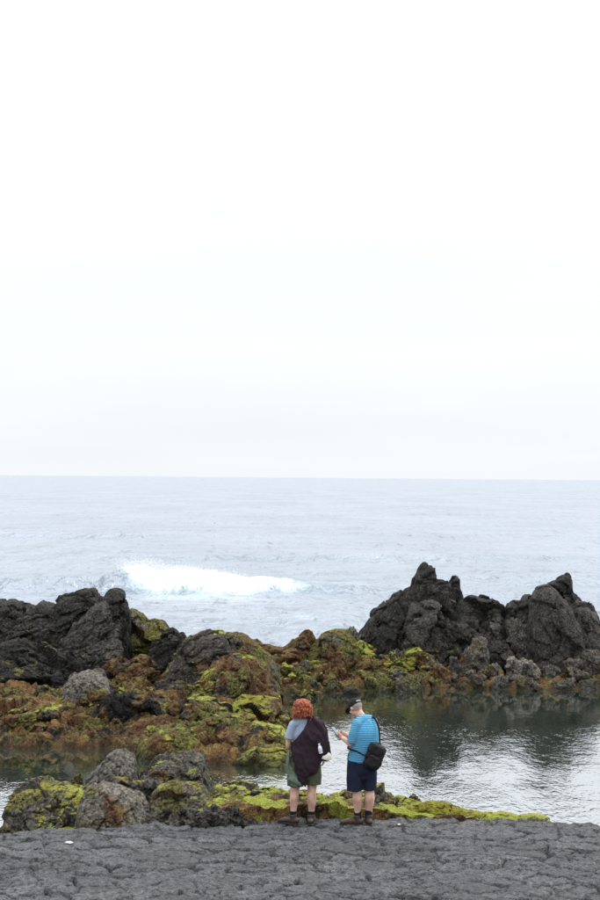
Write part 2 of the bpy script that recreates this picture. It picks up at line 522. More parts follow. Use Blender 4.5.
MAIN = [(-30, 32.6), (-3.2, 33.0), (-2.1, 31.0), (-0.35, 31.3), (-0.25, 34), (-0.4, 37), (-1.0, 38.8), (-1.0, 40.6),
        (0.5, 41.6), (2.6, 42.6), (7.4, 42.9), (12, 42.3), (30, 40), (30, 47.5), (8, 47.2), (3, 46.6), (0.3, 46.2), (-1.5, 44.6), (-4, 43.2), (-30, 44)]
FORE = [(-4.0, 23), (-4.15, 25.2), (-3.0, 26.0), (-2.7, 26.9), (-1.6, 26.6), (-1.1, 25.4), (0.3, 25.0), (1.3, 24.9), (1.9, 24.5), (3.2, 24.1), (3.5, 23.7), (3.4, 22.6), (-4.0, 22.2)]

def shore_height(x, y):
    d1 = poly_dist(x, y, MAIN)
    d2 = poly_dist(x, y, FORE)
    w1 = 0.35 * fbm(np.stack([x / 1.5, y / 1.5, 0 * x], 1), 3, 2)
    cap = 0.55 + 0.15 * np.exp(-((x + 2.2) / 2.2) ** 2) * np.exp(-((y - 38) / 3.0) ** 2)
    cap = cap * (1 - 0.55 * sstep(-0.5, 1.5, x))
    h1 = np.where(d1 + w1 > 0, cap * (1 - np.exp(-(d1 + w1) / 1.5)) + 0.02, (d1 + w1) * 0.75)
    capf = 0.22 + 0.45 * sstep(-2.2, -1.0, x) - 0.10 * sstep(1.0, 2.0, x) - 0.25 * sstep(2.3, 3.3, x)
    capf = capf + 0.10 * np.exp(-((x + 0.2) / 1.1) ** 2)
    h2 = np.where(d2 > 0, capf * (1 - np.exp(-(d2) / 0.28)), d2 * 0.9)
    return np.maximum(np.maximum(h1, -0.75), np.maximum(h2, -0.75)), d1, d2

def build_shore():
    xs = np.arange(-13, 13.01, 0.055); ys = np.arange(21.8, 50, 0.055)
    X, Y = np.meshgrid(xs, ys)
    x, y = X.ravel(), Y.ravel()
    z, d1, d2 = shore_height(x, y)
    P = np.stack([x, y, z], 1)
    f1, f2 = worley(P * np.array((1.5, 1.5, 1.5)) + 0.35 * np.stack([fbm(P * 2, 3, 4), fbm(P * 2, 3, 5), fbm(P * 2, 3, 6)], 1), 3)
    g1, g2 = worley(P * 4.2 + 9, 13)
    edge = sstep(0, 0.30, f2 - f1)
    lump = edge * (0.20 - 0.16 * f1)
    fv, fe = facets(P * 1.2 + 0.2 * fbm(P * 3, 3, 44)[:, None], 50); fv2, fe2 = facets(P * 4.0 + 3, 51)
    lump = 0.5 * lump + 0.20 * fv + 0.075 * fv2 - 0.03 * np.exp(-(fe / 0.07) ** 2)
    lump2 = sstep(0, 0.3, g2 - g1) * (0.10 - 0.07 * g1)
    r = ridged(P * 1.1, 6, 8, 0.55)
    landm = sstep(-1.0, 0.5, d1)
    fore = sstep(-0.2, 0.5, d2)
    z = z + landm * (lump * 1.0 + lump2 * 0.9 + 0.10 * r) + fore * (lump * 0.28 + lump2 * 0.55 + 0.05 * r) + 0.03 * fbm(P * 5, 4, 30) \
        + (1 - np.maximum(landm, fore)) * (lump * 0.7 + 0.15 * r)
    # keep the strip below the pavement hidden under it
    z = np.where((y < platform_edge(x) - 0.05), np.minimum(z, 0.25), z)
    V = np.stack([x, y, z], 1)
    nr, nc = X.shape
    i = np.arange(nr * nc).reshape(nr, nc)
    Fc = np.stack([i[:-1, :-1].ravel(), i[:-1, 1:].ravel(), i[1:, 1:].ravel(), i[1:, :-1].ravel()], 1)
    me = mesh_np("rocky_shore", V, Fc, M_SHORE, False)
    o = link("rocky_shore", me)
    tag(o, kind='structure', label="rusty brown and olive algae covered shore between the boulders")
    # sea bed sheet reaching far out, below everything
    bed = mesh_np("sea_bed", np.array([(-3000, -200, -1.6), (3000, -200, -1.6), (3000, 3000, -4), (-3000, 3000, -4)]), np.array([[0, 1, 2, 3]]), M_SHORE)
    tag(link("sea_bed", bed), kind='structure')

def make_shore_material():
    t = NT("shore_algae_ground")
    P = t.pos()
    gn = t.node('ShaderNodeNewGeometry')
    sn = t.node('ShaderNodeSeparateXYZ'); t.con(gn.outputs['Normal'], sn.inputs[0])
    sep = t.node('ShaderNodeSeparateXYZ'); t.con(P, sep.inputs[0])
    nmid = t.noise(P, 3.0, 6, 0.65, 0.4)
    nfin = t.noise(P, 20, 6, 0.7)
    nvf = t.noise(P, 60, 3, 0.7)
    dark = t.mix(t.rng(nfin, 0.4, 0.7), (0.004, 0.0035, 0.003), (0.035, 0.030, 0.024))
    rust = t.mix(t.rng(nfin, 0.35, 0.62), (0.006, 0.004, 0.002), (0.095, 0.046, 0.022))
    ochre = t.mix(t.rng(nvf, 0.38, 0.62), (0.022, 0.013, 0.005), (0.23, 0.135, 0.048))
    olive = t.mix(t.rng(nfin, 0.35, 0.65), (0.010, 0.010, 0.003), (0.14, 0.13, 0.035))
    moss = t.mix(t.rng(nvf, 0.34, 0.68), (0.080, 0.090, 0.014), (0.30, 0.32, 0.050))
    c = t.mix(t.rng(t.noise(P, 1.3, 5, 0.6, 0.4), 0.42, 0.52), dark, rust)
    c = t.mix(t.rng(t.noise(P, 2.3, 6, 0.7, 0.5), 0.47, 0.57), c, ochre)
    c = t.mix(t.rng(t.math('ADD', t.noise(P, 1.7, 6, 0.7, 0.5), t.math('MULTIPLY', sn.outputs['Z'], 0.08)), 0.56, 0.64), c, olive)
    # bright moss on the foreground bank, patchy elsewhere
    near = t.rng(sep.outputs['Y'], 26.5, 27.5, 0.42, 0.0)
    nr = t.rng(sep.outputs['X'], 0.8, 1.4, 0.0, 0.35)
    near = t.math('MULTIPLY', near, t.math('ADD', nr, 0.85))
    mf = t.math('ADD', near, t.math('MULTIPLY', t.math('SUBTRACT', t.noise(P, 2.1, 6, 0.65, 0.2), 0.5), 2.4))
    mf = t.math('ADD', mf, t.math('MULTIPLY', t.math('SUBTRACT', sn.outputs['Z'], 0.75), 0.3))
    c = t.mix(t.rng(mf, 0.30, 0.46), c, moss)
    wet = t.rng(t.math('ADD', sep.outputs['Z'], t.math('MULTIPLY', t.math('SUBTRACT', nmid, 0.5), 0.4)), 0.02, 0.25, 0.6, 0.0)
    under = t.rng(sep.outputs['Z'], -0.05, -0.2)
    c = t.mix(wet, c, (0.015, 0.012, 0.007))
    c = t.mix(t.math('MULTIPLY', under, 0.75), c, t.mix(t.rng(nfin, 0.4, 0.6), (0.03, 0.05, 0.028), (0.17, 0.23, 0.12)))
    b = t.bump(nmid, 0.5, 0.10)
    b = t.bump(t.noise(P, 9, 6, 0.68, 0.5), 1.0, 0.07, b)
    b = t.bump(t.noise(P, 42, 4, 0.7), 0.8, 0.012, b)
    t.bsdf(c, 0.8, b, spec=0.12)
    return t.m
M_SHORE = make_shore_material()

# ------------------------------------------------------------ lava pavement
PLAT = 0.60
_ex = np.array([-60, -12, -4.0, -3.2, -2.2, -1.6, -0.5, 0.0, 1.0, 2.2, 3.2, 4.2, 12, 60], float)
_ey = np.array([20, 21.2, 22.15, 22.55, 22.75, 23.0, 23.25, 23.4, 23.5, 23.55, 23.45, 23.15, 22.5, 21], float)
def platform_edge(x):
    return np.interp(x, _ex, _ey) + 0.05 * np.sin(x * 5.1) + 0.03 * np.sin(x * 13.0 + 1)

def plat_height(x, y):
    P = np.stack([x, y, 0 * x], 1)
    z = PLAT + 0.05 * fbm(P / 2.3, 3, 61)
    e = y - platform_edge(x)
    z = z - 0.02 * sstep(-0.6, 0, e) - 1.6 * sstep(-0.03, 0.45, e)
    return z

def make_lava_material():
    t = NT("grey_lava_pavement")
    P = t.pos()
    n1 = t.noise(P, 1.1, 4, 0.6)
    n2 = t.noise(P, 14, 6, 0.7)
    n3 = t.noise(P, 65, 4, 0.75)
    c = t.mix(t.rng(n2, 0.3, 0.7), (0.052, 0.052, 0.053), (0.205, 0.203, 0.206))
    c = t.mix(t.rng(n1, 0.35, 0.68, 0.0, 0.45), c, (0.066, 0.066, 0.070))
    c = t.mix(t.rng(t.noise(P, 26, 3, 0.7), 0.52, 0.35, 0.0, 0.8), c, (0.035, 0.035, 0.037))
    c = t.mix(t.rng(n3, 0.55, 0.72, 0.0, 0.7), c, (0.27, 0.27, 0.275))
    c = t.mix(t.rng(t.voro(P, 30), 0.26, 0.10, 0.0, 0.8), c, (0.012, 0.012, 0.013))
    c = t.mix(t.math('MULTIPLY', t.rng(t.voro(P, 17), 0.12, 0.05), t.rng(t.noise(P, 0.8, 3), 0.5, 0.7, 0, 0.6)), c, (0.28, 0.28, 0.26))
    oi = t.node('ShaderNodeObjectInfo')
    c = t.mix(t.rng(oi.outputs['Random'], 0.0, 1.0, 0.0, 0.55, False), c, (0.062, 0.062, 0.063))
    b = t.bump(n2, 0.9, 0.05)
    b = t.bump(n3, 1.0, 0.02, b)
    b = t.bump(t.voro(P, 30), 0.8, 0.02, b)
    t.bsdf(c, 0.85, b, spec=0.15)
    return t.m
M_LAVA = make_lava_material()

def build_pavement():
    x0, x1, y0, y1, h = -4.9, 4.9, 18.3, 24.1, 0.016
    xs = np.arange(x0, x1 + h / 2, h); ys = np.arange(y0, y1 + h / 2, h)
    X, Y = np.meshgrid(xs, ys)
    x, y = X.ravel(), Y.ravel()
    rs = np.random.RandomState(5)
    # seeds of the crust plates on a jittered grid
    sx, sy = 0.50, 0.36
    S_ = []
    j = 0
    yy = y0 - sy
    while yy < y1 + sy:
        xx = x0 - sx + (j % 2) * sx * 0.5
        while xx < x1 + sx:
            S_.append((xx + rs.uniform(-.22, .22), yy + rs.uniform(-.17, .17))); xx += sx
        yy += sy; j += 1
    S_ = np.array(S_)
    P = np.stack([x, y, 0 * x], 1)
    wx = x + 0.11 * fbm(P * 2.6, 4, 71, 0.6); wy = y + 0.11 * fbm(P * 2.6, 4, 72, 0.6)
    f1 = np.full(len(x), 9.); f2 = np.full(len(x), 9.); own = np.zeros(len(x), int)
    for k, (a, b) in enumerate(S_):
        m = (np.abs(wx - a) < 1.1) & (np.abs(wy - b) < 1.1)
        d = np.full(len(x), 9.); d[m] = np.hypot((wx[m] - a) * 0.85, (wy[m] - b) * 1.1)
        c = d < f1
        f2 = np.where(c, f1, np.minimum(f2, d)); own = np.where(c, k, own); f1 = np.where(c, d, f1)
    e = f2 - f1
    ck = 0.15 + 1.1 * sstep(-0.1, 0.5, fbm(P * 3.1, 3, 90))          # some joints wide, some almost closed
    crack = np.exp(-(e / (0.012 + 0.022 * ck)) ** 2) * ck
    hgt = rs.uniform(-0.012, 0.012, len(S_)); tx = rs.uniform(-.05, .05, len(S_)); ty = rs.uniform(-.06, .06, len(S_))
    z = plat_height(x, y)
    pillow = 0.018 * sstep(0, 0.05, e)
    z = z - 0.02 + pillow + hgt[own] * sstep(0, 0.06, e) + (tx[own] * (wx - S_[own, 0]) + ty[own] * (wy - S_[own, 1])) * sstep(0, .08, e)
    fv, fe = facets(P * 5.0 + 0.5 * fbm(P * 6, 3, 91)[:, None], 92)
    fk = sstep(0.0, 0.5, fbm(P * 2.1 + 5, 3, 93))
    z = z - 0.15 * crack + 0.016 * ridged(P * 4.5, 5, 33, 0.6) + 0.014 * fbm(P * 14, 4, 34, 0.65) + 0.014 * fv - 0.055 * fk * np.exp(-(fe / 0.045) ** 2)
    edge_m = sstep(-0.3, 0.2, y - platform_edge(x))
    z += edge_m * 0.06 * ridged(P * 2.5, 4, 35)
    nr, nc = X.shape
    V = np.stack([x, y, z], 1)
    i = np.arange(nr * nc).reshape(nr, nc)
    Fc = np.stack([i[:-1, :-1].ravel(), i[:-1, 1:].ravel(), i[1:, 1:].ravel(), i[1:, :-1].ravel()], 1)
    # surrounding ground: one coarse sheet that the plates are set into
    fx = np.concatenate([np.arange(-40, x0, 0.5), np.arange(x0, x1 + .01, 0.1), np.arange(x1 + .5, 40, 0.5)])
    fy = np.concatenate([np.arange(-14, y0, 0.4), np.arange(y0, 24.6, 0.1)])
    GX, GY = np.meshgrid(fx, fy)
    gx, gy = GX.ravel(), GY.ravel()
    gz = plat_height(gx, gy)
    GP = np.stack([gx, gy, 0 * gx], 1)
    inn = (gx > x0 + .02) & (gx < x1 - .02) & (gy > y0 + .02) 
    gz = gz + np.where(inn, -0.16, -0.01 + 0.05 * fbm(GP * 1.5, 4, 36))
    gn_, gc = GX.shape
    gi = np.arange(gn_ * gc).reshape(gn_, gc)
    GF = np.stack([gi[:-1, :-1].ravel(), gi[:-1, 1:].ravel(), gi[1:, 1:].ravel(), gi[1:, :-1].ravel()], 1)
    ground = link("lava_pavement", mesh_np("lava_pavement", np.stack([gx, gy, gz], 1), GF, M_LAVA))
    tag(ground, kind='structure', label="grey cracked lava pavement along the bottom of the view")
    fo = own[Fc[:, 0]]
    order = np.argsort(fo, kind='stable'); fs = fo[order]
    cuts = np.flatnonzero(np.diff(fs)) + 1
    groups = np.split(order, cuts)
    # the 295 plates that show largest are pieces, the rest are joined
    def key(gp):
        c = V[Fc[gp, 0]].mean(0)
        vis = abs(c[0]) < 0.19 * c[1] + 0.2 and c[1] > 18.6 and c[1] < platform_edge(np.array([c[0]]))[0] + 0.1
        return (0 if vis else 1, -len(gp) / c[1] ** 2)
    groups.sort(key=key)
    nvis = min(295, sum(1 for g_ in groups if key(g_)[0] == 0))
    def piece(name, gp):
        f = Fc[gp]; uq, inv = np.unique(f, return_inverse=True)
        vv = V[uq]; c = vv.mean(0)
        o = link(name, mesh_np(name, vv - c, inv.reshape(f.shape), M_LAVA), ground, c)
        return o
    for gp in groups[:nvis]: piece("lava_plate", gp)
    rest = np.concatenate(groups[nvis:])
    tag(piece("lava_crust", rest), kind='stuff')
    return nvis
# ------------------------------------------------------------ boulders and crags
def rock_points(half, seed, sub=5, cuts=18, rough=0.09, tilt=0.0, strata=0.0, squash=0.0, top=None, crack=0.5, p=22, fine=1.0, blk=1.0):
    rs = np.random.RandomState(seed)
    V0, Fc = ico(sub)
    n = rs.normal(size=(cuts, 3)); n /= np.linalg.norm(n, axis=1, keepdims=True)
    hh = rs.uniform(0.55, 1.0, cuts)
    n = np.vstack([n, np.eye(3), -np.eye(3)]); hh = np.concatenate([hh, np.full(6, 1.0)])
    q = np.clip(V0 @ n.T, 0, None) / hh
    r = (q ** p).sum(1) ** (-1.0 / p)
    P = V0 * r[:, None]
    if top is not None:                      # pull the upper part in towards a point: top = (x offset, sharpness)
        zz = (P[:, 2] - P[:, 2].min()) / (P[:, 2].max() - P[:, 2].min())
        k = 1 - top[1] * sstep(0.0, 1.15, zz)
        P[:, 0] = P[:, 0] * k + top[0] * zz ** 1.3; P[:, 1] *= k
    half = np.array(half, float)
    def fit(P):
        lo, hi = P.min(0), P.max(0)
        return (P - (lo + hi) / 2) / ((hi - lo) / 2) * half
    P = fit(P)
    if tilt:
        a = math.radians(tilt); c, s = math.cos(a), math.sin(a)
        P = P @ np.array([[c, 0, s], [0, 1, 0], [-s, 0, c]]).T
        P = fit(P)
    size = float(np.cbrt(half[0] * half[1] * half[2]))
    off = rs.uniform(-50, 50, 3)
    Q = P / size + off
    P = P + size * 0.20 * np.stack([fbm(Q * 0.9, 2, seed + 1), fbm(Q * 0.9, 2, seed + 2), fbm(Q * 0.9, 2, seed + 3)], 1)
    N = vnormals(P, Fc)
    Q = P / size + off
    d = rough * size * ridged(Q * 1.3 + 0.25 * fbm(Q * 2, 2, seed + 9)[:, None], 6, seed + 5, 0.55)
    if strata:
        a = math.radians(tilt); c, s = math.cos(a), math.sin(a)
        L = np.stack([(P[:, 0] * c - P[:, 2] * s) * 0.9, P[:, 1] * 0.9, (P[:, 0] * s + P[:, 2] * c) * 6.5], 1)
        d += strata * (0.05 + 0.05 * size) * ridged(L + off, 4, seed + 6, 0.6)
    w = 0.30 * np.stack([fbm(Q * 1.8, 3, seed + 21), fbm(Q * 1.8, 3, seed + 22), fbm(Q * 1.8, 3, seed + 23)], 1)
    fv, fe = facets(Q * 1.5 + w, seed + 40); fv2, fe2 = facets(Q * 4.0 + w * 1.5, seed + 41)
    d += blk * size * (0.30 * fv + 0.09 * fv2 - 0.03 * np.exp(-(fe / 0.05) ** 2) - 0.015 * np.exp(-(fe2 / 0.09) ** 2))
    if crack:
        f1, f2 = worley(Q * 1.15 + 0.22 * np.stack([fbm(Q * 2.2, 3, seed), fbm(Q * 2.2, 3, seed + 4), fbm(Q * 2.2, 3, seed + 8)], 1), seed)
        d += crack * size * (0.10 * sstep(0, 0.16, f2 - f1) - 0.08 * f1)
    d += fine * 0.012 * ridged((P + off) * 4.0, 5, seed + 7, 0.62)
    P = P + N * d[:, None]
    return fit(P), Fc

def rock_at(name, box, Y, seed, dep=0.8, sink=0.0, parent=None, col=(0, 0, 0, 0), **kw):
    """box = what it covers of the photograph (x0, y0, x1, y1) at distance Y; sink = metres its foot goes on below"""
    x0, y0, x1, y1 = box
    w = (x1 - x0) * Y / F; hgt = (y1 - y0) * Y / F + sink
    half = (w / 2, w / 2 * dep, hgt / 2)
    if 'sub' not in kw:
        kw['sub'] = 6 if (x1 - x0) * (y1 - y0) > 3400 else (5 if (x1 - x0) > 14 else 4)
    P, Fc = rock_points(half, seed, **kw)
    c = at((x0 + x1) / 2, y0, Y)
    loc = (float(c[0]), float(c[1]), float(c[2] - hgt / 2))
    o = link(name, mesh_np(name, P, Fc, M_ROCK, False), None, loc)
    if parent is not None:
        o.parent = parent
        o.location = Vector(loc) - parent.location
    o.color = col
    return o

def ridge_at(name, prof, Y, seed, parent=None, col=(0, 0, 0, 0), dep=0.9, sink=0.5, tilt=0.0, strata=0.4, rough=1.0, lean=0.0, step=0.034, power=0.75, fs=1.0):
    """a crag whose skyline runs through the given points at distance Y; dep = half its thickness in metres"""
    W = np.array([at(px, py, Y) for px, py in prof])
    zb = W[:, 2].min() - sink
    n = max(30, int((W[:, 0].max() - W[:, 0].min()) / step))
    m = 170
    u = np.linspace(W[0, 0], W[-1, 0], n)
    H = np.interp(u, W[:, 0], W[:, 2]) - zb
    s = np.linspace(0, 1, n)
    endk = np.clip(np.minimum(s, 1 - s) / 0.10, 0, 1) ** 0.5
    D = dep * (0.25 + 0.75 * endk) * (0.55 + 0.45 * H / H.max())
    v = np.linspace(0, math.pi, m)
    U, Vv = np.meshgrid(u, v, indexing='ij')
    cs, sn = np.cos(Vv), np.sin(Vv)
    yy = -np.sign(cs) * np.abs(cs) ** 0.8 * D[:, None]
    zz = (sn ** power) * H[:, None]
    P = np.stack([U.ravel(), (yy + lean * zz).ravel(), zz.ravel()], 1)
    c = np.array([(W[0, 0] + W[-1, 0]) / 2, 0, 0]); P = P - c
    i = np.arange(n * m).reshape(n, m)
    Fc = np.stack([i[:-1, :-1].ravel(), i[1:, :-1].ravel(), i[1:, 1:].ravel(), i[:-1, 1:].ravel()], 1)
    N = vnormals(P, Fc)
    off = np.random.RandomState(seed).uniform(-50, 50, 3)
    Q = (P + off) * fs
    w = 0.16 * np.stack([fbm(Q * 1.5, 3, seed + 1), fbm(Q * 1.5, 3, seed + 2), fbm(Q * 1.5, 3, seed + 3)], 1)
    a = math.radians(tilt); ca, sa = math.cos(a), math.sin(a)
    R = np.stack([Q[:, 0] * ca - Q[:, 2] * sa, Q[:, 1], Q[:, 0] * sa + Q[:, 2] * ca], 1) + w
    A = R * np.array((0.75, 0.8, 1.25)) if tilt else R * np.array((1.2, 0.8, 0.8))
    fv, fe = facets(A * 0.95, seed + 4); fv2, fe2 = facets(A * 3.4 + 7, seed + 5)
    fv3, fe3 = facets(A * 8.0 + 3, seed + 12)
    d = 0.34 * fv + 0.12 * fv2 + 0.022 * fv3 - 0.05 * np.exp(-(fe / 0.05) ** 2) - 0.02 * np.exp(-(fe2 / 0.08) ** 2)
    L = R * np.array((1.1, 1.1, 7.0) if tilt else (5.0, 1.4, 1.0))
    d = d + strata * 0.055 * ridged(L, 4, seed + 6, 0.6) + 0.05 * ridged(Q * 1.6, 5, seed + 7, 0.55) + 0.020 * ridged(Q * 5, 4, seed + 8, 0.55)
    ff = 0.55 + 0.45 * np.abs(cs).ravel()      # the skyline itself moves least
    P = P + N * (d * rough * ff / fs)[:, None]
    loc = Vector((float(c[0]), Y, float(zb)))
    o = link(name, mesh_np(name, P, Fc, M_ROCK, False), None, loc)
    if parent is not None:
        o.parent = parent; o.location = loc - parent.location
    o.color = col
    return o

def outcrop(name, label, cat, px, py, Y, pieces):
    c = at(px, py, Y)
    e = link(name, None, None, tuple(c)); e.empty_display_size = 0.3
    tag(e, label, cat)
    for pc in pieces:
        box, y, seed = pc[0], pc[1], pc[2]
        kw = dict(pc[3]) if len(pc) > 3 else {}
        fn = ridge_at if isinstance(box, list) else rock_at
        fn(kw.pop('name', 'crag'), box, y, seed, parent=e, **kw)
    return e

